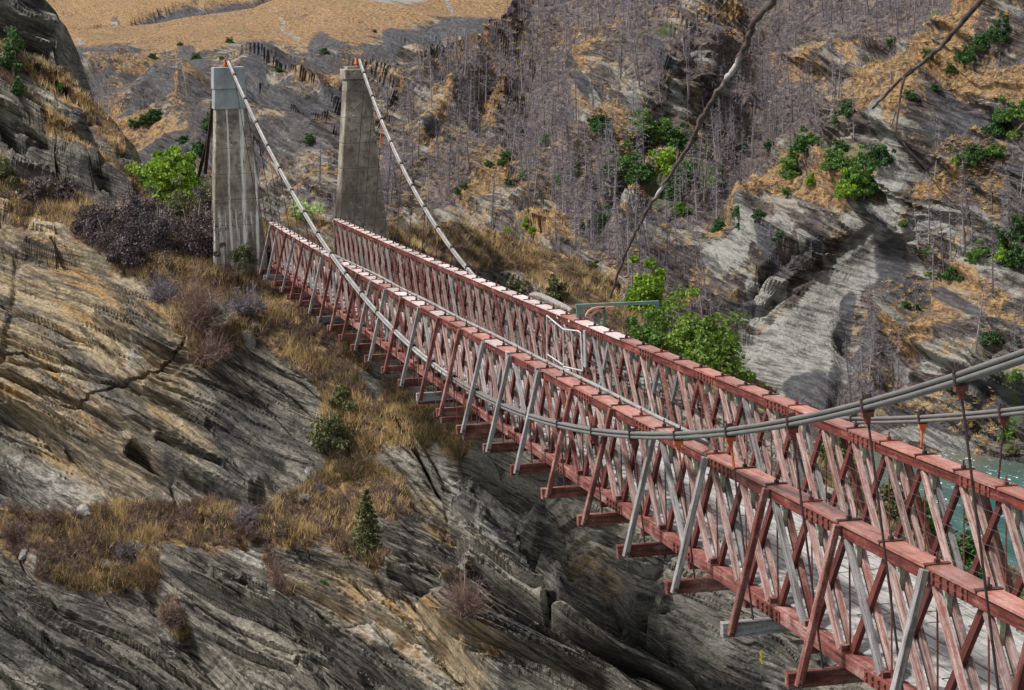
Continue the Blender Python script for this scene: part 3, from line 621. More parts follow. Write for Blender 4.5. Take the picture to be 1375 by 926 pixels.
bridge = empty('suspension_bridge', (0, 0, 0))
tag(bridge, 'long narrow timber footbridge with rust-red latticed side trusses hung across the gorge', 'bridge')
CH = .215; CW = .27
BZ = -1.916                                    # top of the bottom chord
def repeated(name, items, mats, parent, bev=0):
    """items: (anchor, fn(mb), material key). Nearest hundred in the frame as parts of their own, the rest as one part"""
    it = sorted([(0 if in_frame(a) else 1, dist(a), i) for i, (a, f, k) in enumerate(items)])
    own = [i for _, _, i in it[:100]]; rest = [i for _, _, i in it[100:]]
    for i in own:
        a, f, k = items[i]; b = MB(); f(b); o = b.build(name, M[k], parent)
        if bev: bevel(o, bev)
    if rest:
        by = {}
        for i in rest: by.setdefault(items[i][2], []).append(i)
        b = MB(); keys = list(by); ranges = []
        for k in keys:
            s0 = len(b.f)
            for i in by[k]: items[i][1](b)
            ranges.append((s0, len(b.f)))
        me = b.mesh(name)
        for k in keys: me.materials.append(M[k])
        for mi, (s0, s1) in enumerate(ranges):
            for p in me.polygons[s0:s1]: p.material_index = mi
        o = bpy.data.objects.new(name, me); COL.objects.link(o); o.parent = parent; o['kind'] = 'stuff'

chords = {}
for sgn in (1, -1):
    y = sgn*HWD
    b = MB(); b.sweep([ST(n, y, -.012-CH/2) for n in range(0, NE+1)], CW, CH); tc_ = b.build('top_chord', M['red_chord'], bridge); bevel(tc_, .012)
    b = MB(); b.sweep([ST(n, y, BZ-CH/2) for n in range(0, NE+1)], CW, CH); bc_ = b.build('bottom_chord', M['red_wood'], bridge); bevel(bc_, .012)
    # end post
    b = MB(); b.beam(ST(0, y, -CH-.014), ST(0, y, BZ-.002), .16, .2); bevel(b.build('end_post', M['dark_red'], bridge), .01)
    chords[sgn] = (tc_, bc_)
    # sheet cover on top of every chord bay, lapped under the washer plates
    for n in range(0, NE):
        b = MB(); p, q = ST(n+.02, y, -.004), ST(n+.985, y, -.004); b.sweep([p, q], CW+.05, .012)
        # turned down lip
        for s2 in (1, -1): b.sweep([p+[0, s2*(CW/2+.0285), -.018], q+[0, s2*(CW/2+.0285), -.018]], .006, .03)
        b.build('cover_sheet', M['glare_plate' if random.random() < (max(0, min(1, (40-n)/12)) if sgn < 0 else max(0, min(1, (34-n)/14))) else 'red_plate'], tc_)  # farther bays more often take the tone with sky glare painted in
    for n in range(0, NE):
        b = MB(); p = ST(n, y, .014)
        b.box(p, [.05, 0, 0], [0, CW/2+.04, 0], [0, 0, .008]); b.box(p+[0, 0, .034], [.032, 0, 0], [0, .032, 0], [0, 0, .024]); b.tube([p, p+[0, 0, .15]], .015, 6)
        b.build('washer_nut', M['iron' if n % 3 else 'rust'], tc_)
    for tcx, z0, nm in ((tc_, -.015-CH/2, 'splice_plate'), (bc_, BZ-CH/2, 'splice_plate')):
        for k in range(0, 18):
            n0 = 51.08-3*k if sgn > 0 else 50.1-3*k
            if nm == 'splice_plate' and tcx is bc_: n0 -= 1.5
            if n0 < 0.5: continue
            b = MB()
            for s2 in (1, -1):
                yy = y+s2*(CW/2+.008); n1 = n0+.72
                b.sweep([ST(n0, yy, z0), ST(n1, yy, z0)], .012, CH*.86)
                for i in range(5):
                    for j in (-1, 1):
                        c = ST(n0+(n1-n0)*(i+.5)/5, yy, z0+j*CH*.22); c = c+[0, s2*.02, 0]
                        b.box(c, [.027, 0, 0], [0, .018, 0], [0, 0, .027])
            b.build(nm, M['rust'], tcx)

br, cb, rods, packs, shoes = [], [], [], [], []
for sgn in (1, -1):
    y = sgn*HWD
    for n in range(0, NE-1):
        for s2 in (1, -1):
            yy = y+s2*.082
            rr = random.random(); k = 'pale_wood' if rr < .72 else ('red_wood' if rr < .9 else 'grey_wood')
            def f(b, n=n, yy=yy, h=random.uniform(-.01, .01)):
                b.beam(ST(n+.09, yy, -.013-CH), ST(n+.90+h, yy, BZ+.002), .088, .125)
            br.append((ST(n+.5, yy, -1), f, k))
        def g(b, n=n, y=y): b.beam(ST(n+.93, y, -.015-CH), ST(n+.07, y, BZ+.004), .07, .125)
        cb.append((ST(n+.5, y, -1), g, 'dark_red' if random.random() < .93 else 'grey_wood'))
        def r_(b, n=n, y=y): b.tube([ST(n, y, .0), ST(n, y, BZ-CH-.08)], .014, 6)
        rods.append((ST(n, y, -1), r_, 'rust'))
        def pk(b, n=n, y=y): b.box(ST(n+.23, y+.002, -.40), [.035, 0, .06], [0, .036, 0], [-.02, 0, .15])
        packs.append((ST(n+.2, y, -.3), pk, 'cream_wood'))
        def sh(b, n=n, y=y): b.box(ST(n+.965, y, BZ+.045), [.05, 0, 0], [0, .125, 0], [0, 0, .043])
        shoes.append((ST(n+.96, y, -2), sh, 'red_wood'))
repeated('main_brace', br, M, bridge, .006)
repeated('counter_brace', cb, M, bridge)
repeated('tie_rod', rods, M, bridge)
repeated('packing_block', packs, M, bridge)
repeated('brace_shoe', shoes, M, bridge)

GREY = {1, 3, 7, 13, 21, 23, 27, 33, 35, 37, 43, 45, 51}
OF = .93
for n in range(1, NE, 2):
    k = 'red_wood' if n not in (3, 15, 29, 47) else 'grey_wood'
    b = MB(); ov = OF+random.uniform(-.03, .05)
    b.beam(ST(n, -(HWD+ov), BZ-CH-.125), ST(n, HWD+ov, BZ-CH-.125), .15, .235, side=(1, 0, 0)); bevel(b.build('transom', M[k], bridge), .01)
    for sgn in (1, -1):
        kk = ('grey_wood' if n in GREY else 'red_wood') if sgn > 0 else random.choice(['grey_wood', 'red_wood', 'red_wood'])
        b = MB(); xo = np.array([-.135, 0, 0])
        dx = random.uniform(-.05, .05)
        b.beam(ST(n, sgn*(HWD+.835), BZ-CH-.20)+xo, ST(n+dx/2, sgn*(HWD+CW/2+.07), -.03)+xo*.6, .13, .10, side=(1, 0, 0)); st_ = b.build('outrigger_strut', M[kk], bridge); bevel(st_, .009)
        b = MB(); b.tube([ST(n, sgn*(HWD+.82), BZ-CH-.12)+xo*1.35, ST(n, sgn*(HWD+.82), BZ-CH-.12)+xo*1.75], .032, 6); b.tube([ST(n, sgn*(HWD+.82), BZ-CH-.12)+xo*1.2, ST(n, sgn*(HWD+.82), BZ-CH-.12)+xo*2.0], .013, 6); b.build('bolt', M['iron'], st_)
        if n in (25, 35, 37) and sgn > 0:
            b = MB(); b.box(ST(n-.12, HWD+CW/2+.055, -.12), [.10, 0, 0], [0, .045, 0], [0, 0, .14]); b.build('head_block', M['grey_wood'], bridge)
for n in range(0, NE, 2):
    b = MB(); b.beam(ST(n, -(HWD+.05), BZ-CH-.10), ST(n, HWD+.05, BZ-CH-.10), .12, .19, side=(1, 0, 0)); b.build('joist', M['dark_red'], bridge)
for i, n in enumerate((28.0, 29.7, 30.4, 31.7, 32.4)):   # extra cross timbers hung under midspan
    b = MB(); b.beam(ST(n, -(HWD+.6), BZ-CH-.48), ST(n, HWD+.62, BZ-CH-.48), .12, .16, side=(1, 0, 0)); c_ = b.build('hung_crossbeam', M['dark_red' if i % 2 else 'red_wood'], bridge)
    b = MB()
    for q in (.38, .55): b.tube([ST(n, HWD+q, BZ-CH-.4), ST(n, HWD+q, -1.25)], .012, 6)
    b.build('hanger_rod', M['rust'], c_)
# deck: cross planks with gaps, running boards over them
b = MB(); x = 0.0; n = -.3
while n < NE:
    wv = random.uniform(.19, .23); z = BZ-CH+.10+random.uniform(-.006, .006)
    b.box(ST(n+wv/2/PL, random.uniform(-.03, .03), z), [wv/2-.008, 0, 0], [0, HWD-.19+random.uniform(-.05, .04), 0], [0, 0, .03]); n += wv/PL
b.build('cross_planks', M['deck_wood'], bridge)
b = MB()
for j, yy in enumerate(np.linspace(-1.02, 1.02, 9)):
    n = -random.random()*2
    while n < NE:
        L = random.uniform(2.2, 3.4)
        if not (j in (0, 8) and random.random() < .3):
            b.sweep([ST(max(n, 0)+.02, yy+random.uniform(-.006, .006), BZ-CH+.16), ST(min(n+L, NE)-.02, yy, BZ-CH+.16)], .225, .045)
        n += L
b.build('running_boards', M['deck_wood'], bridge)
for sgn in (1, -1):   # stringers seen end-on beside the bottom chord
    for yy in (HWD-.2, .5):
        b = MB(); b.sweep([ST(n, sgn*yy, BZ-CH-.03) for n in range(0, NE+1)], .09, .17); b.build('stringer', M['deck_wood'], bridge)
kb_ = []
for sgn in (1, -1):
    for n in np.arange(.5, NE, 1.):
        def kf(b, n=n, sgn=sgn): b.box(ST(n, sgn*(HWD-.235), BZ-.03), [.2, 0, 0], [0, .06, 0], [0, 0, .055])
        kb_.append((ST(n, sgn*HWD, -2), kf, 'deck_wood'))
repeated('kerb_block', kb_, M, bridge)
for sgn in (1, -1):
    for k in range(6):
        b = MB(); pts = []
        for n in np.arange(0, NE, .25): pts.append(ST(n, sgn*(HWD-.15), -.42-.26*k-.018*math.sin(PI*(n % 1.0))-.02*math.sin(n*1.7+k)))
        b.tube(pts, .0022, 3, False); b.build('fence_wire', M['rope'], bridge)

# ------------------------------------------------------------------ main cables
QL = [-1.3904, .1542, 1.9607, -.1583, 1.1835, 8.3489, -.2948]
QR = [-1.4056, .1236, 1.9993, -.1807, .9601, 8.3238, -.1511]
def cable(n, q, s):
    t = (n-28.8)/30.
    return np.array([-n*PL, s*(q[2]+q[3]*t+q[4]*t*t), q[0]+q[1]*t+q[5]*t*t+q[6]*t**3])
LAB = {1: 'left-hand pale suspension cable running from the metal-capped tower down past the near truss', -1: 'right-hand pale suspension cable running from the bare concrete tower behind the far truss'}
NP = -.30
for sgn, q in ((1, QL), (-1, QR)):
    root = empty('main_cable', cable(NP, q, sgn)); o0 = np.array(root.location)
    tag(root, LAB[sgn], 'cable', 'main cables of the bridge')
    ns = np.r_[np.arange(NP, 1, .25), np.arange(1, 62, 1.)]
    pts = [cable(n, q, sgn) for n in ns]
    R0 = .033
    for dy, dz in ((-.037, .037), (.037, .037), (-.037, -.037), (.037, -.037)):
        b = MB(o0); b.tube([p+[0, dy, dz] for p in pts], R0, 8); o = b.build('wire_strand', M['rope'], root)
        for f in o.data.polygons: f.use_smooth = True
    # pale sheathing wrapped round the ropes from the tower down to midspan
    b = MB(o0); b.tube([cable(n, q, sgn) for n in np.r_[np.arange(NP+.15, 1, .25), np.arange(1, 31.5, .5)]], .073, 12); o = b.build('sheathing', M['sheath'], root)
    for f in o.data.polygons: f.use_smooth = True
    p0 = cable(NP, q, sgn)
    for n in range(1, 60, 2):
        c = cable(n, q, sgn); t = cable(n+.1, q, sgn)-cable(n-.1, q, sgn); t /= np.linalg.norm(t)
        a = np.array([0, 1., 0]); u3 = np.cross(t, a); u3 /= np.linalg.norm(u3)
        if u3[2] < 0: u3 = -u3
        key = 'rust' if (n*7+(sgn > 0)) % 5 else 'orange_rust'
        if (sgn, n) in ((1, 45), (-1, 45), (1, 47)): key = 'orange_rust'
        b = MB(o0)
        b.box(c, t*.028, a*.086, u3*.086)
        b.box(c+u3*.10, t*.045, a*.03, u3*.028); b.tube([c-u3*.11+a*.05, c+u3*.17+a*.05], .011, 6); b.tube([c-u3*.11-a*.05, c+u3*.17-a*.05], .011, 6)
        o = b.build('clamp', M['iron'], root)
        b = MB(o0); top = c-[0, 0, .12]
        b.box(top, [.04, 0, 0], [0, .075, 0], [0, 0, .035]); b.box(top-[0, 0, .07], [.03, 0, 0], [0, .035, 0], [0, 0, .05])
        b.build('socket', M[key], root)
        foot = ST(n, sgn*(HWD+.42), BZ-CH-.0)
        if foot[2] < c[2]-.3:
            b = MB(o0); b.tube([top, foot], .0165, 6); b.build('hanger_rod', M['iron'], root)
            if key == 'orange_rust':
                b = MB(o0); b.tube([top, top+(foot-top)*.16], .021, 6); b.build('rod_sleeve', M['orange_rust'], root)

# the grey conduit clipped along the inside of the near top chord
b = MB(); pts = [cable(17.0, QL, 1)+[0, -.05, .02], ST(18.2, HWD-.22, .02)]
pts += [ST(n, HWD-.22, .035+.012*math.sin(n)) for n in np.arange(19, 44.3, 1.)]+[ST(44.7, HWD+.0, .10), cable(45, QL, 1)+[0, -.03, .06]]
b.tube(pts, .038, 8); cdt = b.build('conduit_pipe', M['pipe'], None)
for f in cdt.data.polygons: f.use_smooth = True
tag(cdt, 'pale grey pipe laid along the inner edge of the near red truss', 'pipe')
b = MB(); b.tube([p+[0, -.085, -.04] for p in pts[1:-2]], .028, 8)
o = b.build('thin_line', M['rope'], cdt)

# ------------------------------------------------------------------ towers
XF = -.35; DEP = 1.7
def tower(name, lab, quads, cap, mat, sgn):
    """quads: rows (v, u_left, u_right) read down the front face"""
    root = None; rows = []
    for v, a, c in quads:
        p = on_plane(a, v, 0, XF); q = on_plane(c, v, 0, XF); rows.append((p[1], q[1], (p[2]+q[2])/2))
    (yl0, yr0, z0), (yl1, yr1, z1) = rows[0], rows[-1]
    root = empty(name, (XF+DEP/2, (yl1+yr1)/2, -5.)); o0 = np.array(root.location); tag(root, lab, 'tower', 'concrete towers of the bridge')
    k = (-6.5-z0)/(z1-z0); ylb, yrb = yl0+(yl1-yl0)*k, yr0+(yr1-yr0)*k
    b = MB(o0); segs = 12; vs = []
    for i in range(segs+1):
        t = i/segs; z = z0+(-6.5-z0)*t; a = yl0+(ylb-yl0)*t; c = yr0+(yrb-yr0)*t; e = .45*t*t
        vs += [(XF-e*.15, a, z), (XF-e*.15, c, z), (XF+DEP*.8+e, c, z), (XF+DEP*.8+e, a, z)]
    fs = [(i*4+k_, i*4+(k_+1) % 4, (i+1)*4+(k_+1) % 4, (i+1)*4+k_) for i in range(segs) for k_ in range(4)]+[(3, 2, 1, 0)]
    b.add(vs, fs); bevel(b.build('shaft', mat, root), .05, 2)
    return root, o0, (yl0, yr0, z0)
tl, ol, top = tower('bridge_tower', 'left concrete tower with white streaks and a zinc sheet-metal cap', [(95, 290, 326), (325, 287, 356)], None, M['concrete_a'], 1)
for (va, vb, ua, ub, g_) in ((90, 119, 288.2, 327.2, .10), (119, 146, 288.8, 329.8, .045)):
    p0, p1 = on_plane(ua, va, 0, XF-.05), on_plane(ub, va, 0, XF-.05); q0, q1 = on_plane(ua-(0 if va == 90 else .3), vb, 0, XF-.05), on_plane(ub+(0 if va == 90 else 1.6), vb, 0, XF-.05)
    b = MB(ol); X1 = XF+DEP*.8+.1; x0 = XF-g_
    vs = []
    for (A_, B_) in ((p0, p1), (q0, q1)):
        z = (A_[2]+B_[2])/2; vs += [(x0, A_[1]+g_*.5, z), (x0, B_[1]-g_*.5, z), (X1, B_[1]-g_*.5, z), (X1, A_[1]+g_*.5, z)]
    b.add(vs, [(0, 1, 5, 4), (1, 2, 6, 5), (2, 3, 7, 6), (3, 0, 4, 7), (3, 2, 1, 0), (4, 5, 6, 7)])
    o = b.build('metal_cap', M['sheet'], tl); bevel(o, .012)
    # standing seams and a dark drip joint
    b = MB(ol)
    for yy in np.linspace(vs[0][1], vs[1][1], 4)[1:-1]: b.box((x0-.008, yy, (vs[0][2]+vs[4][2])/2), [.008, 0, 0], [0, .012, 0], [0, 0, abs(vs[0][2]-vs[4][2])/2-.02])
    b.box((x0-.012, (vs[4][1]+vs[5][1])/2, vs[4][2]+.03), [.012, 0, 0], [0, abs(vs[4][1]-vs[5][1])/2, 0], [0, 0, .025]); b.build('seam', M['sheet'], o)
tr_, orr, top2 = tower('bridge_tower', 'right concrete tower, bare mottled grey with a corbelled square head', [(100, 465.5, 494.5), (310, 454.5, 520.5)], None, M['concrete_b'], -1)
p, q = on_plane(462.5, 93, 0, XF-.12), on_plane(496.5, 93, 0, XF-.12); r2 = on_plane(462.5, 107, 0, XF-.12)
b = MB(orr); b.box((XF+DEP*.4, (p[1]+q[1])/2, (p[2]+r2[2])/2), [DEP*.4+.13, 0, 0], [0, abs(p[1]-q[1])/2, 0], [0, 0, abs(p[2]-r2[2])/2]); bevel(b.build('corbelled_head', M['concrete_b'], tr_), .03)
b = MB(orr); b.box((XF+DEP*.4, (p[1]+q[1])/2, p[2]+.06), [DEP*.35, 0, 0], [0, abs(p[1]-q[1])/2*.72, 0], [0, 0, .06]); b.build('saddle_pad', M['concrete_b'], tr_)
for sgn, q, rt, oo in ((1, QL, tl, ol), (-1, QR, tr_, orr)):
    c = cable(NP, q, sgn); b = MB(oo)
    zt = c[2]-.08
    b.box((c[0]+.28, c[1], zt-.13), [.34, 0, 0], [0, .17, 0], [0, 0, .035]); b.box((c[0]+.25, c[1]+.12, zt-.0), [.24, 0, 0], [0, .03, 0], [0, 0, .13]); b.box((c[0]+.25, c[1]-.12, zt-.0), [.24, 0, 0], [0, .03, 0], [0, 0, .13])
    b.box((c[0]+.3, c[1], zt-.3), [.2, 0, 0], [0, .12, 0], [0, 0, .15])
    b.build('cable_saddle', M['orange_rust'], rt)
    # backstay: rope bundle from the saddle down to the rock behind
    e = np.array([c[0]+14., c[1]+1.2*sgn, -1.6]) if sgn > 0 else np.array([c[0]+16., c[1]-.6, -4.])
    b = MB(oo); b.tube([c, c+[.5, 0, -.03], e], .10, 8); b.build('backstay', M['iron'], rt)
    if sgn > 0:
        b = MB(oo)
        for dd in (0, .32): b.beam((XF+DEP*.8+.3+dd, top[0]+.1, top[2]-1.5), on_plane(275+3*dd, 232, 0, XF+DEP+2.6+dd), .14, .14)
        b.build('raking_brace', M['iron'], rt)

# ------------------------------------------------------------------ gate and platform at midspan on the far truss
YG = -(HWD-.24)
def G(u, v): return on_plane(u, v, 1, YG)
def GX(u, v): return on_plane((u-0)/6.617+720, v/6.617+380, 1, YG)
gate = empty('metal_gate', GX(100, 690)); og = np.array(gate.location); tag(gate, 'silver tubular gate in two leaves standing against the far truss', 'gate')
b = MB(og)
b.tube([GX(98, 690), GX(96, 288), GX(240, 408), GX(245, 770)], .022, 6); b.tube([GX(100, 632), GX(243, 728)], .02, 6); b.tube([GX(165, 372), GX(170, 665)], .014, 6); b.build('gate_leaf', M['gate'], gate)
b = MB(og)
b.tube([GX(245, 760), GX(240, 408), GX(375, 425), GX(395, 440), GX(412, 780)], .022, 6); b.tube([GX(245, 740), GX(408, 778)], .02, 6); b.tube([GX(310, 425), GX(335, 745)], .014, 6); b.build('gate_leaf', M['gate'], gate)
b = MB(og); b.tube([GX(430, 420), GX(436, 745)], .04, 6); b.build('gate_post', M['gate'], gate)
b = MB(og); b.tube([GX(215, 755), GX(300, 775)], .03, 6); b.box(GX(245, 790), [.05, 0, 0], [0, .05, 0], [0, 0, .08]); b.build('latch', M['gate'], gate)

plat = empty('platform_frame', ST(31, -2.2, BZ)); op = np.array(plat.location); tag(plat, 'dark green steel frame with two faded orange arcs outboard of the far truss', 'frame')
pb0 = on_plane(773, 410.5, 0, -30.6*PL); pb1 = on_plane(884, 405.5, 0, -30.6*PL)
dirb = pb1-pb0
b = MB(op); b.beam(pb0, pb1, .10, .085, side=(1, 0, 0)); b.build('top_beam', M['green_steel'], plat)
b = MB(op); b.box(pb0+dirb*.06+[0, 0, -.16], [.03, 0, 0], dirb*.055, [0, 0, .16]); b.build('end_panel', M['green_steel'], plat)
for t in (.27, .345): b = MB(op); b.beam(pb0+dirb*t+[0, 0, -.04], pb0+dirb*t+[0, 0, -2.2], .06, .06, side=(1, 0, 0)); b.build('post', M['green_steel'], plat)
b = MB(op); b.box(pb0+dirb*.985+[0, 0, -.10], [.04, 0, 0], [0, .05, 0], [0, 0, .09]); b.build('end_drop', M['green_steel'], plat)
b = MB(op); b.box(pb0+dirb*.5+[0, 0, -2.2], [.5, 0, 0], dirb*.5, [0, 0, .05]); b.build('floor', M['green_steel'], plat)
for pts_ in ([(786, 424), (790, 418), (796, 414.6), (803, 413.2), (812, 413)], [(790, 428), (795, 421.5), (802, 416.5), (811, 413.6), (824, 412.6)]):
    q_ = [on_plane(u, v, 0, -30.6*PL-.10) for u, v in pts_]; b = MB(op); b.sweep(q_, .09, .065, side=(1, 0, 0)); b.build('arc', M['pink_steel'], plat)
# rolled timber pole lying along the outside of the far chord
yq = -HWD-.26
pts = [on_plane(u, v, 1, yq) for u, v in ((712, 396), (718, 395), (728, 397.5), (742, 404), (758, 411.5), (768, 417))]
b = MB(); b.tube(pts, [.05, .08, .085, .09, .08, .06], 8); lg = b.build('wooden_pole', M['bark'], None); tag(lg, 'short grey-brown pole lying along the outer edge of the far truss', 'pole')
for i, (u, v, w_) in enumerate(((748.5, 424, .10), (764, 429.5, .09))):
    c = on_plane(u, v, 1, -(HWD-CW/2-.012)); b = MB(); b.box(c, [w_*.75, 0, 0], [0, .008, 0], [0, 0, .075-.02*i])
    tag(b.build('plate', M['sign'], None), ['larger blank cream plate on the far truss beside the gate', 'smaller blank cream plate on the far truss beside the gate'][i], 'plate')
# little yellow chain dangling below the near truss
c = on_plane(1022, 866, 1, HWD+.3)
b = MB(); b.tube([ST(47.6, HWD+.3, BZ-CH), c, c-[0, 0, .12]], .004, 4); ch = b.build('hanging_chain', M['iron'], None); tag(ch, 'short yellow chain dangling on a wire below the near truss', 'chain')
b = MB()
for k in range(5): b.box(c-[.012*math.sin(k*2), .01*math.cos(k*3), .10+.045*k], [.018, 0, .004], [0, .014, 0], [0, 0, .018])
b.build('link', M['yellow'], ch)
# ------------------------------------------------------------------ vegetation helpers
def leaf_quads(C_, size, rng, up=.3, aspect=1.6):
    n = len(C_); a = rng.normal(size=(n, 3)); a[:, 2] = a[:, 2]*.8+up; a /= np.linalg.norm(a, axis=1, keepdims=True)
    b = rng.normal(size=(n, 3)); b -= a*(a*b).sum(1, keepdims=True); b /= np.linalg.norm(b, axis=1, keepdims=True)
    c = np.cross(a, b); s = size*rng.uniform(.6, 1.3, (n, 1))
    V = np.stack([C_-b*s*aspect, C_-c*s, C_+b*s*aspect, C_+c*s], 1).reshape(-1, 3); return V
def crown_points(n, clumps, R, rng, tight=.28, hollow=.55):
    """leaf positions in separate clumps spread through an uneven ellipsoid"""
    d = rng.normal(size=(clumps, 3)); d /= np.linalg.norm(d, axis=1, keepdims=True)
    r = rng.uniform(hollow, 1, (clumps, 1))**.7*(.78+.5*rng.uniform(0, 1, (clumps, 1))**3)*(1+.16*np.sin(3*np.arctan2(d[:, 1:2], d[:, 0:1])+rng.uniform(0, 6))); cc = d*r*np.array(R); cc[:, 2] = np.abs(cc[:, 2])*.9+cc[:, 2]*.1*0
    k = rng.integers(0, clumps, n); sz = rng.uniform(.5, 1.2, clumps)[k, None]
    off = rng.normal(size=(n, 3)); off /= np.linalg.norm(off, axis=1, keepdims=True)+1e-9; off *= rng.uniform(.3, 1, (n, 1))**.5
    return cc[k]+off*sz*tight*np.mean(R)*np.array([1, 1, .75]), k
def foliage_mesh(name, n, clumps, R, leaf, seed, tight=.3, zup=0):
    rng = np.random.default_rng(seed); P, k = crown_points(n, clumps, R, rng, tight); P[:, 2] += zup
    V = leaf_quads(P, leaf, rng); t = rng.uniform(0, 1, clumps)[k]*.55+rng.uniform(0, .45, n)
    return np_mesh(name, V, np.arange(4*n).reshape(-1, 4), dict(tint=np.repeat(t, 4)))
def slivers(A, B, w, rng):
    """thin tapering blades from A to B"""
    n = len(A); d = B-A; s = np.cross(d, rng.normal(size=(n, 3))); s /= np.linalg.norm(s, axis=1, keepdims=True)+1e-9
    w = np.broadcast_to(np.asarray(w, float).reshape(-1, 1), (n, 1)); return np.stack([A-s*w, A+s*w, B], 1).reshape(-1, 3)
def twig_bush(name, nb, R, w, seed, sub=5):
    rng = np.random.default_rng(seed); d = rng.normal(size=(nb, 3)); d[:, 2] = np.abs(d[:, 2])*.9+.25; d /= np.linalg.norm(d, axis=1, keepdims=True)
    L = rng.uniform(.45, 1, (nb, 1)); A = rng.normal(size=(nb, 3))*.12*np.array(R)*[1, 1, 0]; B = A+d*L*np.array(R)
    V = [slivers(A, B, w, rng)]
    for k in range(sub):
        t = rng.uniform(.3, .95, (nb, 1)); a = A+(B-A)*t; e = rng.normal(size=(nb, 3))*.8+d; e /= np.linalg.norm(e, axis=1, keepdims=True)
        V.append(slivers(a, a+e*np.mean(R)*rng.uniform(.15, .4, (nb, 1)), w*.6, rng))
    V = np.concatenate(V); n = len(V)//3; t = np.repeat(rng.uniform(0, 1, n), 3)
    return np_mesh(name, V, np.arange(len(V)).reshape(-1, 3), dict(tint=t))
def dead_conifer(seed, H=10., sp=2.0, nb=64, sub=6, w=.045, low=.12, tr=.13):
    """trunk triangles and branch triangles of a bare conifer, base at the origin"""
    rng = np.random.default_rng(seed); lean = rng.normal(size=2)*.02
    def ax(t): return np.stack([lean[0]*t*H, lean[1]*t*H, t*H], -1)
    k = 5; tt = np.linspace(0, 1, 7); T = []
    for i in range(6):
        for j in range(k):
            a0, a1 = 2*PI*j/k, 2*PI*(j+1)/k; r0, r1 = tr*(1-tt[i]*.93), tr*(1-tt[i+1]*.93)
            p = [ax(tt[i])+[r0*math.cos(a0), r0*math.sin(a0), 0], ax(tt[i])+[r0*math.cos(a1), r0*math.sin(a1), 0], ax(tt[i+1])+[r1*math.cos(a1), r1*math.sin(a1), 0], ax(tt[i+1])+[r1*math.cos(a0), r1*math.sin(a0), 0]]
            T += [p[0], p[1], p[2], p[0], p[2], p[3]]
    h = rng.uniform(low, .98, nb)**.9; az = rng.uniform(0, 2*PI, nb); L = sp*(1.05-h)**.7*rng.uniform(.5, 1.1, nb)
    A = ax(h); d = np.stack([np.cos(az), np.sin(az), rng.uniform(-.45, .15, nb)], -1); B = A+d*L[:, None]
    V = [slivers(A, B, w, rng)]
    for q in range(sub):
        t = rng.uniform(.25, 1, (nb, 1)); a = A+(B-A)*t; e = rng.normal(size=(nb, 3))*.7+d*.8; e[:, 2] -= .25
        V.append(slivers(a, a+e*L[:, None]*rng.uniform(.15, .42, (nb, 1)), w*.62, rng))
    return np.array(T), np.concatenate(V)

def place_foliage(name, part, me, mat, loc, sc, rz, label, cat, group=None, stem=None, stem_mat=None):
    root = empty(name, loc); root.rotation_euler = (0, 0, rz); root.scale = (sc, sc, sc) if not hasattr(sc, '__len__') else sc
    tag(root, label, cat, group); link(part, me, mat, root)
    if stem is not None: link('stems', stem, stem_mat or M['bark'], root)
    return root
def stem_mesh(name, R, n, seed, r=.05):
    rng = np.random.default_rng(seed); b = MB()
    for i in range(n):
        d = rng.normal(size=3)*.6; d[2] = abs(d[2])+.7; d = d/np.linalg.norm(d)*np.array(R); m_ = d*.5+rng.normal(size=3)*.06*np.mean(R)
        b.tube([(0, 0, -.4), m_*[1, 1, .9], d*.85], [r*1.2, r*.8, r*.25], 5, False)
    me = b.mesh(name); return me

# ---- plants on the near wall
def SAp(u, v, dz=0): p = SA.find(u, v); p[2] += dz; return p
def pxm(u, v, sheet=None): return float((SAp(u, v)-CAM)@FW)/FPX          # metres per photo pixel there
def near_tree(name, label, cat, u, vb, vt, wpx, mat, seed, leaves, clumps, leaf, tight=.3, d=None, stems=7, hollow=.5, group=None):
    base = SAp(u, vb) if d is None else at(u, vb, d); k = float((base-CAM)@FW)/FPX
    H = (vb-vt)*k; R = (wpx*k/2, wpx*k/2*.85, H)
    me = foliage_mesh('crown', leaves, clumps, R, leaf, seed, tight)
    root = empty(name, base-np.array([0, 0, .1])); tag(root, label, cat, group)
    link('crown', me, mat, root); link('stems', stem_mesh('stems', (R[0]*.9, R[1]*.9, R[2]), stems, seed, .03+.012*H), M['bark'], root)
    return root
near_tree('broadleaf_tree', 'bright lime-green bushy tree left of the metal-capped tower', 'tree', 230, 262, 186, 112, M['leaf_bright'], 3, 11000, 110, .075, .22, d=115.5)
near_tree('broadleaf_tree', 'pale silvery-green tree showing between the two towers behind the near truss end', 'tree', 416, 345, 275, 74, M['leaf_pale'], 4, 5000, 60, .07, .26, d=121)
near_tree('broadleaf_tree', 'small fresh lime-green tree above the green steel frame', 'tree', 868, 412, 343, 58, M['leaf_bright'], 5, 5500, 55, .085, .26, d=139)
near_tree('broadleaf_tree', 'broad mid-green tree beyond the far truss, right of the green steel frame', 'tree', 936, 508, 386, 146, M['leaf_fresh'], 6, 16000, 170, .085, .19, d=136)
near_tree('bush', 'small green bush just under the green steel frame', 'bush', 868, 460, 420, 50, M['leaf_mid'], 7, 2500, 30, .08, .3, d=134)
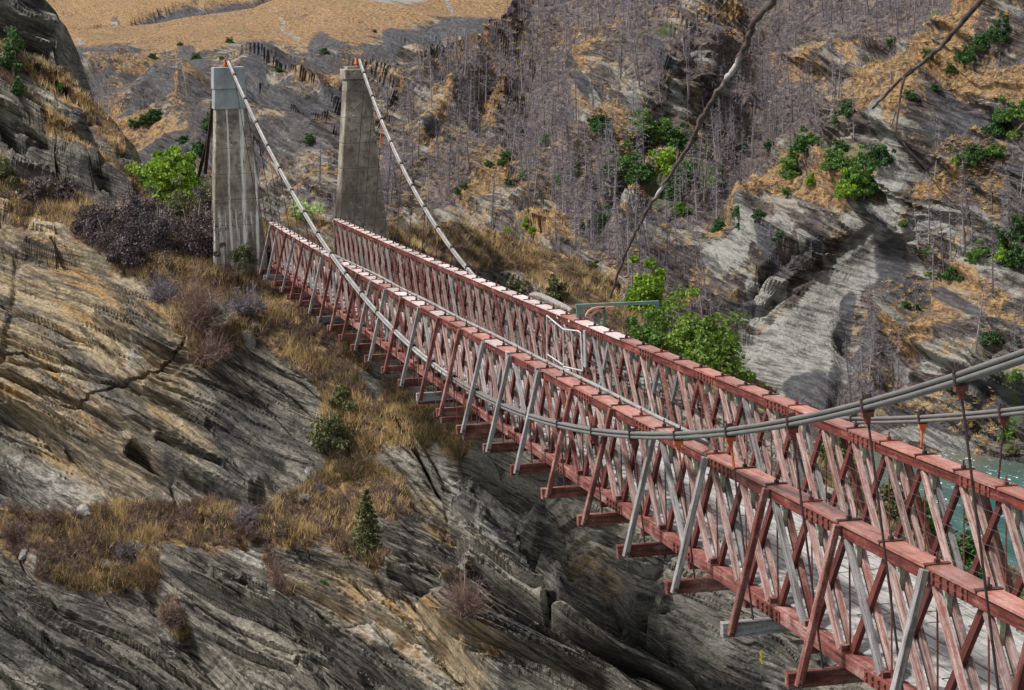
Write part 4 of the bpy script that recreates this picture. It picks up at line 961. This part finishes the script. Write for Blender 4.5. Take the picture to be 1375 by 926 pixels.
for (u, vb, vt, w_, key, lab) in ((1205, 700, 640, 70, 'leaf_olive', 'olive bush beside the river seen through the far truss lattice, left one'), (1300, 775, 690, 100, 'leaf_dark', 'dark green bush low on the bank seen through the far truss lattice'),
                                  (1375, 860, 790, 60, 'leaf_mid', 'green bush at the right edge seen through the far truss'), (1235, 700, 650, 50, 'leaf_mid', 'small green bush beside the olive one behind the far truss'), (1115, 612, 570, 60, 'leaf_mid', 'green bush behind the far truss near the crossing of the cables')):
    near_tree('bush', lab, 'bush', u, vb, vt, w_, M[key], u, 3000, 40, .08, .3)
dk = [(150, 325, 262, 84), (205, 335, 255, 90), (265, 335, 245, 90), (325, 350, 295, 70), (245, 300, 236, 70), (195, 296, 246, 62), (305, 312, 250, 60), (352, 352, 315, 46), (120, 305, 265, 56), (280, 290, 236, 66), (300, 348, 300, 70), (170, 345, 300, 60)]
for i, (u, vb, vt, w_) in enumerate(dk):
    lab = 'dark purplish scrub bush in the thicket at the foot of the metal-capped tower'
    r = near_tree('scrub_bush', lab, 'bush', u, vb, vt, w_, M['scrub_dark' if i not in (9, 3, 4) else 'leaf_olive'], 40+i, 7500, 60, .034, .25, group='dark scrub beside the left tower', stems=5)
    link('twigs', twig_bush('twigs', 170, (w_*.036*.55, w_*.036*.5, (vb-vt)*.036*1.0), .012, i), M['twig_grey' if i % 2 else 'twig_red'], r)
small = [(18, 92, 38, 36, 'leaf_dark', 'dark bush on the ledge under the topmost left outcrop'), (65, 110, 88, 26, 'leaf_dark', 'small dark bush at the right end of the ledge under the left outcrop'), (24, 124, 98, 16, 'leaf_dark', 'thin dark bush on the grassy ledge at the left edge'), (80, 118, 103, 14, 'leaf_mid', 'tiny green bush hanging at the corner of the left outcrop'),
         (8, 245, 205, 40, 'leaf_olive', 'olive shrub at the left edge under the dark overhang'), (50, 262, 225, 50, 'scrub_dark', 'dark twiggy shrub under the left overhang'), (90, 262, 235, 40, 'scrub_dark', 'smaller dark twiggy shrub right under the overhang'), (742, 395, 362, 36, 'leaf_olive', 'round dark olive bush on the spur above the far truss'), (850, 402, 376, 30, 'scrub_dark', 'dark bush left of the lime-green tree on the spur'),
         (445, 592, 540, 84, 'leaf_olive', 'green bush in the gully below the bridge'), (458, 545, 515, 44, 'leaf_olive', 'sparse green bush directly below the outrigger feet'), (800, 356, 340, 22, 'leaf_olive', 'low olive bush on the crest of the spur'), (690, 392, 372, 40, 'leaf_olive', 'low olive bush along the top of the far truss'), (185, 332, 322, 18, 'leaf_mid', 'tiny green clump beside the dry grass ridge'),
         (436, 780, 772, 10, 'leaf_mid', 'tiny green tuft on the lower rock')]
for i, (u, vb, vt, w_, key, lab) in enumerate(small): near_tree('bush', lab, 'bush', u, vb, vt, w_, M[key], 80+i, 1800, 26, .05, .3, stems=4)
# dry twiggy shrubs
tw = [(270, 440, 330, 100, 'twig_red', 'large bare reddish-grey shrub with a thin upright stem on the ridge below the thicket'), (215, 400, 355, 60, 'twig_grey', 'low grey twiggy shrub on the grassy ridge'), (330, 420, 372, 70, 'twig_grey', 'grey twiggy shrub among the dry grass below the bridge end'), (625, 825, 745, 80, 'twig_red', 'dead reddish shrub hanging on the rock at lower centre'),
      (372, 800, 735, 36, 'twig_red', 'narrow dead reddish shrub on the lower wall'), (228, 835, 790, 50, 'twig_red', 'rounded dead reddish shrub below the vegetated ledge'), (70, 700, 672, 60, 'scrub_brown', 'brown shrub at the left of the vegetated ledge'), (330, 700, 664, 50, 'twig_grey', 'grey twiggy shrub at the right of the vegetated ledge'), (250, 700, 668, 40, 'twig_red', 'brown twiggy shrub in the middle of the vegetated ledge'),
      (280, 490, 430, 80, 'twig_red', 'trailing reddish shrub at the end of the big tan rock'), (250, 640, 600, 18, 'twig_grey', 'sprig of twigs in the dark undercut'), (430, 660, 636, 30, 'twig_grey', 'grey twigs beside the white boulders in the gully'), (20, 720, 690, 50, 'scrub_brown', 'brown shrub at the left edge on the ledge'), (175, 745, 715, 60, 'twig_grey', 'matted grey shrub on the ledge')]
for i, (u, vb, vt, w_, key, lab) in enumerate(tw):
    base = SAp(u, vb); k = float((base-CAM)@FW)/FPX; root = empty('dry_shrub', base); tag(root, lab, 'shrub')
    R = (w_*k/2, w_*k/2, (vb-vt)*k)
    link('branches', twig_bush('branches', 260 if w_ > 40 else 120, R, .013, 200+i, 6), M[key], root)
for u, v0, v1, i in ((268, 440, 335, 0), (624, 800, 690, 1)):
    T, Vb = dead_conifer(900+i, 3.6, .9 if i == 0 else .45, 26, 4, .012, .1, .035); b0 = SAp(u, v0); k = float((b0-CAM)@FW)/FPX*(v0-v1)/3.6
    root = empty('dead_sapling', b0-np.array([0, 0, .3])); root.scale = (k, k, k*1.05); tag(root, ['bare dead sapling rising from the reddish shrub on the ridge', 'thin bare sapling standing on the rock at lower centre'][i], 'tree')
    link('trunk', np_mesh('trunk', T, np.arange(len(T)).reshape(-1, 3)), M['bark'], root)
    link('branches', np_mesh('branches', Vb, np.arange(len(Vb)).reshape(-1, 3), dict(tint=np.random.default_rng(i).uniform(0, 1, len(Vb)))), M['twig_red'], root)
# young fir
b0 = SAp(494, 735); k = float((b0-CAM)@FW)/FPX; H = 90*k; rng = np.random.default_rng(5)
n = 4200; h = rng.uniform(0, 1, n)**1.25; az = rng.uniform(0, 2*PI, n); lay = (np.floor(h*13)+.2)/13+.02*np.sin(az*2+h*9); rad = .33*H*(1-h)**.75*(1+.3*np.sin(az+1.))*rng.uniform(.15, 1, n)**.6*(.75+.35*np.sin(az*5+np.floor(h*13)*2.1))
Pn = np.stack([np.cos(az)*rad, np.sin(az)*rad, lay*H*.97-rad*.28+rng.normal(size=n)*.03+.15], -1)
V = leaf_quads(Pn, .035, rng, 0, 2.4); root = empty('young_fir', b0-np.array([0, 0, .2])); tag(root, 'young dark green fir growing on the rock below the dry grass', 'tree')
link('foliage', np_mesh('foliage', V, np.arange(4*n).reshape(-1, 4), dict(tint=np.repeat(rng.uniform(0, 1, n), 4))), M['leaf_olive'], root)
b = MB(); b.tube([(0, 0, -.1), (0, 0, H*.98)], [.05, .01], 6); b.build('trunk', M['bark'], root)

# grass: dry blades over every vegetated patch of the near wall
def grass(name, count, seed, mat, masks, hmin, hmax, label):
    rng = np.random.default_rng(seed); U = rng.uniform(-40, 1420, count*14); V = rng.uniform(0, 960, count*14)
    vt = np.interp(U, SA.us, SA.vt); ok = V > vt+1; U, V = U[ok], V[ok]
    m_ = SA.mask('veg', U, V); P = SA.point(U, V)
    nz = fbm(P, 1.3, seed, 3)
    keep = (m_*(-.55+2.8*nz)) > rng.uniform(.55, 1.25, len(U)); P = P[keep][:count]
    # every seed becomes a tuft of several blades
    k = 7; P = np.repeat(P, k, 0)+rng.normal(size=(len(P)*k, 3))*[.10, .10, .02]
    d = rng.normal(size=(len(P), 3))*.42; d[:, 2] = 1; d[:, 0] -= .12; d /= np.linalg.norm(d, axis=1, keepdims=True)
    hh = rng.uniform(hmin, hmax, (len(P), 1))*(.6+.8*fbm(P, 3., seed+9, 2))[:, None]
    A = P-[0, 0, .05]; V3 = slivers(A, A+d*hh, .016, rng); t = np.repeat(np.clip(fbm(P, 2.4, seed+5, 3)*2.2-.6+rng.uniform(-.25, .25, len(P)), 0, 1), 3)
    o = link(name, np_mesh(name, V3, np.arange(len(V3)).reshape(-1, 3), dict(tint=t)), mat); tag(o, label, 'grass', kind='stuff')
grass('dry_grass', 15000, 3, M['dry_grass'], None, .22, .62, 'tan dry grass growing on the ledges of the near gorge wall')
grass('olive_grass', 7000, 8, M['olive_grass'], None, .18, .45, 'olive green undergrowth between the dry grass on the near wall')
# low brown scrub filling the vegetated ledges
def scatter_tris(base, P, sc, rng, squash=1.0):
    n = len(P); a = rng.uniform(0, 2*PI, n); c, s = np.cos(a)[:, None], np.sin(a)[:, None]; B = base[None]
    X = (B[..., 0]*c-B[..., 1]*s)*sc[:, None]; Y = (B[..., 0]*s+B[..., 1]*c)*sc[:, None]; Z = np.broadcast_to(B[..., 2], X.shape)*sc[:, None]*squash
    return (np.stack([X, Y, Z], -1)+P[:, None]).reshape(-1, 3)
def mesh_tris(me): a = np.empty(len(me.vertices)*3, np.float32); me.vertices.foreach_get('co', a); return a.reshape(-1, 3)
rng = np.random.default_rng(77); tb = mesh_tris(twig_bush('tmp', 26, (.55, .55, .5), .012, 5, 4))
U = rng.uniform(-20, 1400, 30000); V = rng.uniform(40, 940, 30000); vt = np.interp(U, SA.us, SA.vt); ok = V > vt+3; U, V = U[ok], V[ok]
m_ = SA.mask('veg', U, V); P = SA.point(U, V); keep = m_*(.2+1.4*fbm(P, 2.5, 99, 3)) > rng.uniform(.5, 1.05, len(U)); P = P[keep][:3000]
V3 = scatter_tris(tb, P, rng.uniform(.5, 1.3, len(P)), rng); tt = np.repeat(np.repeat(rng.uniform(0, 1, len(P)), len(tb)//3)*.6+rng.uniform(0, .4, len(P)*(len(tb)//3)), 3)
tag(link('brown_scrub', np_mesh('brown_scrub', V3, np.arange(len(V3)).reshape(-1, 3), dict(tint=tt)), M['scrub_brown']), 'brown twiggy scrub matted between the grass on the near wall', 'scrub', kind='stuff')

# pale boulders lodged in the gully
def boulder_mesh(seed):
    rng = np.random.default_rng(seed); b = MB(); import mathutils
    bm = __import__('bmesh').new(); __import__('bmesh').ops.create_icosphere(bm, subdivisions=3, radius=1)
    for v in bm.verts:
        p = np.array(v.co)
        for q in range(9):
            d = np.random.default_rng(seed*50+q).normal(size=3); d /= np.linalg.norm(d); ex = p@d-(.62+.03*q)
            if ex > 0: p = p-d*ex
        v.co = p+np.array(p)*.05*rng.normal()
    me = bpy.data.meshes.new('boulder'); bm.to_mesh(me); bm.free(); return me
bl = [(336, 456, 11, 15, 'pale upright boulder on the slope below the bridge end'), (345, 434, 9, 6, 'small pale boulder just above the upright boulder'), (415, 634, 8, 9, 'pale boulder at the top of the gully floor'), (409, 668, 8, 10, 'pale boulder below the gully floor'), (28, 745, 8, 5, 'light flat stone at the left of the ledge'), (115, 688, 14, 6, 'light flat slab on the vegetated ledge'),
      (875, 366, 10, 6, 'pale stone on the spur above the far truss')]
for i, (u, v, rx, rz_, lab) in enumerate(bl):
    p = SAp(u, v); k = float((p-CAM)@FW)/FPX; o = link('boulder', boulder_mesh(i+1), M['boulder']); o.location = p; o.scale = (rx*k, rx*k*1.2, rz_*k*1.15); o.rotation_euler = (.2*i, .3-.1*i, i); tag(o, lab, 'boulder')

# ------------------------------------------------------------------ far hillside woods
def visC(u, v):
    """is a point of the opposite hillside clear of the near wall's crest"""
    return v < np.interp(u, SA.us, SA.vt)+25
gl = [foliage_mesh('bush_leaves', 2600, 44, (2.2, 2.0, 3.0), .125, 300+i, .26) for i in range(6)]
def far_bush(u, v, r, key, sheet=SCH, lab=None, tall=1.0):
    b_ = sheet.find(u, v+r*.8); k = float((b_-CAM)@FW)/FPX; s_ = r*k/1.75
    root = empty('evergreen_bush', b_); root.rotation_euler = (0, 0, u*1.3); root.scale = (s_, s_, s_*tall); tag(root, lab or 'green bush among the dead trees', 'bush', 'green bushes on the far slopes')
    o = link('foliage', gl[int(u+v) % 6], None, root)
    o.material_slots[0].link = 'OBJECT' if o.material_slots else 'OBJECT'
    o.material_slots[0].material = M[key]
    link('stems', FST, M['bark'], root)
FST = stem_mesh('stems', (1.6, 1.6, 2.6), 4, 3, .12)
for g_ in gl: g_.materials.append(M['leaf_dark'])
FB = [(805, 160, 15, 'd'), (812, 170, 12, 'd'), (870, 165, 17, 'm'), (890, 172, 17, 'm'), (908, 185, 18, 'd'), (848, 212, 20, 'm'), (832, 222, 17, 'm'), (862, 228, 18, 'd'), (885, 222, 20, 'b'), (895, 205, 12, 'b'), (818, 222, 12, 'd'), (915, 240, 22, 'd'), (905, 255, 14, 'd'), (925, 228, 15, 'd'), (912, 275, 11, 'm'), (958, 238, 11, 'b'), (962, 222, 9, 'm'), (806, 290, 13, 'd'), (786, 300, 9, 'd'), (800, 302, 9, 'd'),
      (1080, 190, 15, 'd'), (1070, 205, 16, 'm'), (1058, 222, 13, 'm'), (1092, 182, 11, 'm'), (1062, 232, 9, 'm'), (1112, 218, 11, 'm'), (1128, 210, 14, 'm'), (1150, 232, 20, 'm'), (1142, 248, 18, 'b'), (1160, 212, 16, 'm'), (1180, 205, 17, 'd'), (1168, 240, 17, 'm'), (1160, 252, 14, 'm'), (1090, 243, 9, 'b'), (1136, 145, 11, 'd'), (1127, 160, 9, 'd'), (1057, 253, 7, 'm'), (1128, 192, 9, 'd'),
      (1300, 68, 13, 'd'), (1318, 55, 14, 'd'), (1338, 40, 14, 'd'), (1343, 25, 10, 'd'), (1285, 72, 8, 'd'), (1244, 70, 7, 'd'), (1275, 90, 7, 'd'), (1256, 115, 6, 'd'), (1350, 148, 16, 'm'), (1340, 165, 15, 'd'), (1368, 150, 14, 'm'), (1368, 172, 12, 'b'), (1294, 208, 14, 'm'), (1312, 200, 11, 'd'), (1334, 198, 13, 'm'), (1362, 300, 18, 'd'), (1350, 320, 14, 'm'), (1365, 340, 17, 'd'), (1305, 340, 9, 'm'), (1316, 338, 10, 'm'), (1348, 340, 13, 'b'),
      (1273, 364, 11, 'd'), (1258, 371, 5, 'd'), (1291, 369, 5, 'd'), (1216, 405, 6, 'd'), (994, 283, 9, 'd'), (1019, 282, 8, 'd'), (963, 300, 9, 'd'), (993, 300, 5, 'd'), (1048, 314, 7, 'd'), (1210, 300, 6, 'm'), (1246, 368, 5, 'm'), (1248, 335, 7, 'm'), (657, 215, 6, 'd'), (673, 213, 7, 'd'), (685, 205, 8, 'd'), (685, 240, 5, 'd'), (625, 246, 6, 'd'), (612, 258, 5, 'd'), (700, 232, 7, 'm'), (752, 237, 9, 'm'), (732, 185, 8, 'm'),
      (603, 182, 6, 'd'), (1330, 450, 13, 'd'), (1365, 455, 7, 'd'), (1366, 500, 8, 'm'), (1352, 575, 13, 'm'), (1358, 600, 9, 'o'), (1233, 410, 5, 'd'), (770, 225, 10, 'o'), (1000, 192, 8, 'd'), (1030, 195, 7, 'd'), (940, 200, 12, 'o'), (710, 295, 8, 'b'), (715, 310, 6, 'b'), (680, 310, 9, 'b'), (700, 322, 7, 'b'), (1195, 60, 8, 'd'), (1225, 125, 7, 'd')]
KEY = dict(d='leaf_dark', m='leaf_mid', b='leaf_bright', o='leaf_olive')
TONE = dict(d='dark', m='mid-green', b='bright green', o='olive')
def where(u, v):
    if u < 760: return 'on the slope right of the bare concrete tower'
    if u < 970: return 'in the green patch at the centre of the far hillside'
    if u < 1045: return 'on the ledge above the pale rock slab'
    if u < 1260 and v < 260: return 'above the pale cliffs on the far hillside'
    if v < 230: return 'on the upper right of the far hillside'
    return 'among the cliffs at the right edge'
for u, v, r, k_ in FB: far_bush(u, v, r, KEY[k_], SCH, '%s bush %s' % (TONE[k_], where(u, v)))
for u, v, r, lab in ((205, 148, 11, 'dark bush clump on the far cliff left of the metal-capped tower'), (193, 158, 8, 'dark bush clump on the far cliff left of the metal-capped tower'), (285, 152, 8, 'dark bush on the far cliff just beside the metal-capped tower'), (278, 165, 12, 'dark bush on the far cliff just beside the metal-capped tower'), (268, 190, 13, 'dark bush on the far cliff just beside the metal-capped tower'), (243, 182, 7, 'dark bush on the far cliff above the lime-green tree'), (178, 165, 7, 'dark bush on the far cliff above the lime-green tree'),
                     (417, 183, 8, 'dark bush on the cliff between the towers'), (376, 88, 6, 'dark bush on the cliff between the towers'), (308, 49, 5, 'small dark bush on the grassy terrace'), (205, 70, 6, 'small dark bush on the grassy terrace'), (262, 71, 6, 'small dark bush on the grassy terrace'), (240, 55, 4, 'small dark bush on the grassy terrace'), (297, 75, 3, 'small dark bush on the grassy terrace'), (503, 38, 3, 'small dark bush on the grassy terrace'), (438, 65, 6, 'dark bush on the cliff between the towers')):
    far_bush(u, v, r, 'leaf_dark', SD, lab, .8)

variants = [dead_conifer(500+i, 10, [1.7, 2.1, 1.3, 1.9, 1.5][i], [80, 90, 60, 84, 40][i], 6, .040, [.1, .06, .3, .12, .35][i], [.17, .18, .15, .17, .16][i]) for i in range(5)]
vm = []
for i, (T, Vb) in enumerate(variants):
    a = np_mesh('trunk', T, np.arange(len(T)).reshape(-1, 3)); a.materials.append(M['bark_dark' if i in (1, 4) else 'bark'])
    b_ = np_mesh('branches', Vb, np.arange(len(Vb)).reshape(-1, 3), dict(tint=np.repeat(np.random.default_rng(i).uniform(0, 1, len(Vb)//3), 3))); b_.materials.append(M['twig_grey']); vm.append((a, b_))
rng = np.random.default_rng(2024)
U = rng.uniform(400, 1420, 26000); V = rng.uniform(-60, 600, 26000)
vt = np.interp(U, SCH.us, SCH.vt); ok = (V > vt+4) & visC(U, V); U, V = U[ok], V[ok]
fo = SCH.mask('forest', U, V); pa = SCH.mask('pale', U, V); gr = SCH.mask('grass', U, V); dk_ = SCH.mask('dark', U, V)
P = SCH.point(U, V); den = .95*fo+.30*(fbm(P, 40, 123, 3) > .48)*(V < 420)+.05-1.2*pa-.35*(gr > .7)-.6*dk_-.8*SCH.mask('green', U, V)
keep = den > rng.uniform(0, 1.0, len(U))*1.25+.0; U, V, P = U[keep], V[keep], P[keep]
NT = 1200; U, V, P = U[:NT], V[:NT], P[:NT]
H = 3.5+9*rng.uniform(0, 1, len(U))**1.3; dd = (P-CAM)@FW; size = H/dd; order = np.argsort(-size)
FOG = 'bare dead conifers on the far hillside'
def wh2(u, v):
    if u < 700: return 'bare grey dead conifer on the slope right of the bare concrete tower'
    if u < 960: return 'bare grey dead conifer in the wood at the top centre of the far hillside' if v < 150 else 'bare grey dead conifer around the central green patch'
    if u < 1060: return 'bare grey dead conifer in the dense grey gully right of the hanging branch'
    if v < 130: return 'bare grey dead conifer on the upper right of the far hillside'
    return 'bare grey dead conifer among the pale cliffs and ledges at the right'
SPEC = [(1172, 452, 12.5, 0, 'tall bare snag standing in front of the dark stained rock slab'), (1332, 400, 13, 1, 'tall feathery dead conifer on the ledge at the right edge'), (1310, 470, 13, 0, 'dead conifer rising behind the upper cable at the right'), (656, 322, 14, 4, 'tall dark bare snag on the spur right of the cable'), (660, 305, 12, 4, 'pale bare snag just behind the dark one on the spur'), (853, 240, 13, 4, 'bare snag standing in the central green patch'),
        (867, 235, 14, 1, 'pale dead conifer standing in the central green patch'), (628, 225, 11, 4, 'bare snag on the slope below the pale outcrop'), (755, 240, 12, 1, 'broad drooping dead conifer left of the central green patch'), (1122, 130, 13, 2, 'tall thin snag above the right-hand gully'), (993, 245, 11, 1, 'wide grey dead conifer right of the hanging branch'), (1105, 225, 11, 1, 'dead conifer between the two green bush groups'), (622, 118, 12, 4, 'lone bare snag on the tan ridge above the slope')]
def put(i, u, v, h, lab, grp, p=None):
    p = SCH.find(u, v) if p is None else p
    root = empty('dead_conifer', p.astype(float)-np.array([0, 0, .4])); s_ = h/10.; root.scale = (s_*.95, s_*.95, s_); root.rotation_euler = (.09*math.sin(u*3.1), .09*math.cos(v*2.3), (u*7.3) % 6.28); tag(root, lab, 'dead tree', grp)
    link('trunk', vm[i][0], None, root); link('branches', vm[i][1], None, root)
for u, v, h, i, lab in SPEC: put(i, u, v, h, lab, None)
own = order[:280]; rest = order[280:]
for j in own: put(int(j) % 5, float(U[j]), float(V[j]), float(H[j])*1.1, wh2(U[j], V[j]), FOG, P[j])
Vs, ts = [], []
for i in range(5):
    sel = rest[rest % 5 == i]; T, Vb = variants[i]; base = np.concatenate([T, Vb]); Vs.append(scatter_tris(base, P[sel]-[0, 0, .4], H[sel]/10., rng))
    ts.append(np.repeat(rng.uniform(0, 1, len(sel)*(len(base)//3)), 3))
Vs = np.concatenate(Vs); ts = np.concatenate(ts)
tag(link('dead_forest', np_mesh('dead_forest', Vs, np.arange(len(Vs)).reshape(-1, 3), dict(tint=ts)), M['twig_grey']), 'mass of bare grey dead trees covering the far hillside', 'forest', kind='stuff')
# grey brush under and between them
U = rng.uniform(400, 1420, 26000); V = rng.uniform(-40, 600, 26000); vt = np.interp(U, SCH.us, SCH.vt); ok = (V > vt+3) & visC(U, V); U, V = U[ok], V[ok]
P = SCH.point(U, V); den = .15+.8*SCH.mask('forest', U, V)+.5*fbm(P, 30, 321, 3)-1.1*SCH.mask('pale', U, V)-.25*(SCH.mask('grass', U, V) > .7)-.6*SCH.mask('green', U, V)
keep = den > rng.uniform(.35, 1.2, len(U)); P = P[keep][:1700]; tb = mesh_tris(twig_bush('tmp2', 30, (1.5, 1.5, 1.5), .045, 15, 3))
V3 = scatter_tris(tb, P, rng.uniform(.5, 1.25, len(P)), rng); tt = np.repeat(np.repeat(rng.uniform(0, 1, len(P)), len(tb)//3)*.5+rng.uniform(0, .5, len(P)*(len(tb)//3)), 3)
tag(link('dead_brush', np_mesh('dead_brush', V3, np.arange(len(V3)).reshape(-1, 3), dict(tint=tt)), M['twig_grey']), 'low grey dead brush covering the far hillside under the trees', 'brush', kind='stuff')
# rough dry tussocks on far slopes, stuff
def tuss(name, sheet, u0, u1, v0, v1, n, s0, s1, lab, thr):
    U = rng.uniform(u0, u1, n*6); V = rng.uniform(v0, v1, n*6); vt = np.interp(U, sheet.us, sheet.vt); ok = (V > vt+2) & (V < np.interp(U, SA.us, SA.vt)+15); U, V = U[ok], V[ok]
    P = sheet.point(U, V); keep = sheet.mask('grass', U, V)+(fbm(P, 20, 77, 3)-.5)*1.3 > thr+.6*sheet.mask('pale', U, V); P = P[keep][:n]
    tb = mesh_tris(twig_bush('tmp3', 16, (1.0, 1.0, .8), .05, 25, 1)); V3 = scatter_tris(tb, P, rng.uniform(s0, s1, len(P)), rng)
    tt = np.repeat(np.repeat(rng.uniform(0, 1, len(P)), len(tb)//3), 3)
    tag(link(name, np_mesh(name, V3, np.arange(len(V3)).reshape(-1, 3), dict(tint=tt)), M['dry_grass']), lab, 'grass', kind='stuff')
tuss('tan_tussocks', SCH, 380, 1420, -40, 600, 5000, .5, 1.3, 'tan tussock grass on the ridges of the far hillside', .55)

# ------------------------------------------------------------------ bare twigs hanging in front
def hang(label, pts, d0, d1, r0, r1, twigs, seed):
    rng = np.random.default_rng(seed); n = len(pts); ds = np.linspace(d0, d1, n); P = [at(u, v, d) for (u, v), d in zip(pts, ds)]
    root = empty('bare_branch', P[0]); o0 = np.array(root.location); tag(root, label, 'branch')
    # resample with small kinks
    Q, rr = [], []; m_ = (n-1)*8
    for i in range(m_+1):
        t = i/8; a = min(int(t), n-2); f = t-a; p = P[a]*(1-f)+P[a+1]*f; k = np.linalg.norm(P[0]-P[-1])*.0018; Q.append(p+rng.normal(size=3)*k)
        r = r0+(r1-r0)*i/m_; rr.append(r*(1+.14*(i % 7 == 0)+.04*rng.normal()))
    b = MB(o0); b.tube(Q, rr, 8); o = b.build('stem', M['branch'], root)
    for f in o.data.polygons: f.use_smooth = True
    for pts2, ra, rb in twigs:
        b = MB(o0); q = [at(u, v, d0*.6+d1*.4) for u, v in pts2]; b.tube(q, list(np.linspace(ra, rb, len(q))), 6); b.build('twig', M['branch'], root)
hang('long bare brown twig slanting down across the top centre of the view', [(1075, -60), (1040, 0), (1012, 28), (1003, 58), (985, 92), (966, 120), (945, 152), (928, 190), (905, 226), (880, 265), (858, 300), (838, 346), (820, 400)], 9.6, 10.6, .0170, .0055, [([(1003, 40), (998, 34)], .006, .002), ([(928, 188), (921, 183)], .005, .002), ([(888, 250), (882, 246)], .005, .002)], 1)
hang('short bare dark twig hanging at the upper right', [(1345, -50), (1318, 0), (1288, 34), (1262, 64), (1236, 86), (1205, 110), (1171, 146)], 9.0, 9.6, .0140, .0055, [([(1224, 92), (1215, 100), (1210, 122), (1206, 150), (1203, 175), (1216, 196)], .006, .003), ([(1216, 196), (1240, 222), (1262, 255), (1290, 282), (1296, 290)], .0035, .0018), ([(1390, 155), (1372, 168), (1360, 182), (1372, 200), (1395, 215)], .006, .004), ([(1203, 150), (1196, 172)], .003, .0015)], 2)
# ------------------------------------------------------------------ camera object, light, world
cd = bpy.data.cameras.new('camera'); co = bpy.data.objects.new('camera', cd); COL.objects.link(co)
from mathutils import Matrix
mw = Matrix([[RT[0], UP[0], -FW[0], CAM[0]], [RT[1], UP[1], -FW[1], CAM[1]], [RT[2], UP[2], -FW[2], CAM[2]], [0, 0, 0, 1]])
co.matrix_world = mw; cd.sensor_width = 36; cd.lens = FPX/1375*36; cd.clip_start = .5; cd.clip_end = 12000
SC.camera = co
w = bpy.data.worlds.new('World'); SC.world = w; w.use_nodes = True; nt = w.node_tree; nt.nodes.clear()
sk = nt.nodes.new('ShaderNodeTexSky'); sk.sky_type = 'NISHITA'; sk.sun_disc = False
SUN_EL, SUN_AZ = 54, 90      # azimuth of the sun, degrees counter-clockwise from +X
sk.sun_elevation = math.radians(SUN_EL); sk.sun_rotation = math.radians(90-SUN_AZ); sk.air_density = 1; sk.dust_density = 2.5; sk.altitude = 400
hs = nt.nodes.new('ShaderNodeHueSaturation'); hs.inputs['Saturation'].default_value = .16
bg = nt.nodes.new('ShaderNodeBackground'); bg.inputs[1].default_value = .105; ow = nt.nodes.new('ShaderNodeOutputWorld')
nt.links.new(sk.outputs[0], hs.inputs['Color']); nt.links.new(hs.outputs[0], bg.inputs[0]); nt.links.new(bg.outputs[0], ow.inputs[0])
sl = bpy.data.lights.new('sun', 'SUN'); sl.energy = 3.6; sl.angle = math.radians(7); sl.color = (1, .965, .93)
so = bpy.data.objects.new('sun', sl); COL.objects.link(so)
from mathutils import Vector
sd = Vector((math.cos(math.radians(SUN_EL))*math.cos(math.radians(SUN_AZ)), math.cos(math.radians(SUN_EL))*math.sin(math.radians(SUN_AZ)), math.sin(math.radians(SUN_EL))))
so.rotation_euler = sd.to_track_quat('Z', 'Y').to_euler(); so.location = (0, 0, 60)
SC.view_settings.view_transform = 'Standard'; SC.view_settings.look = 'None'; SC.view_settings.gamma = 1; SC.view_settings.exposure = .7
SC.view_settings.use_curve_mapping = False
SC.cycles.max_bounces = 5; SC.cycles.diffuse_bounces = 2; SC.cycles.glossy_bounces = 2; SC.cycles.transmission_bounces = 2; SC.cycles.transparent_max_bounces = 4
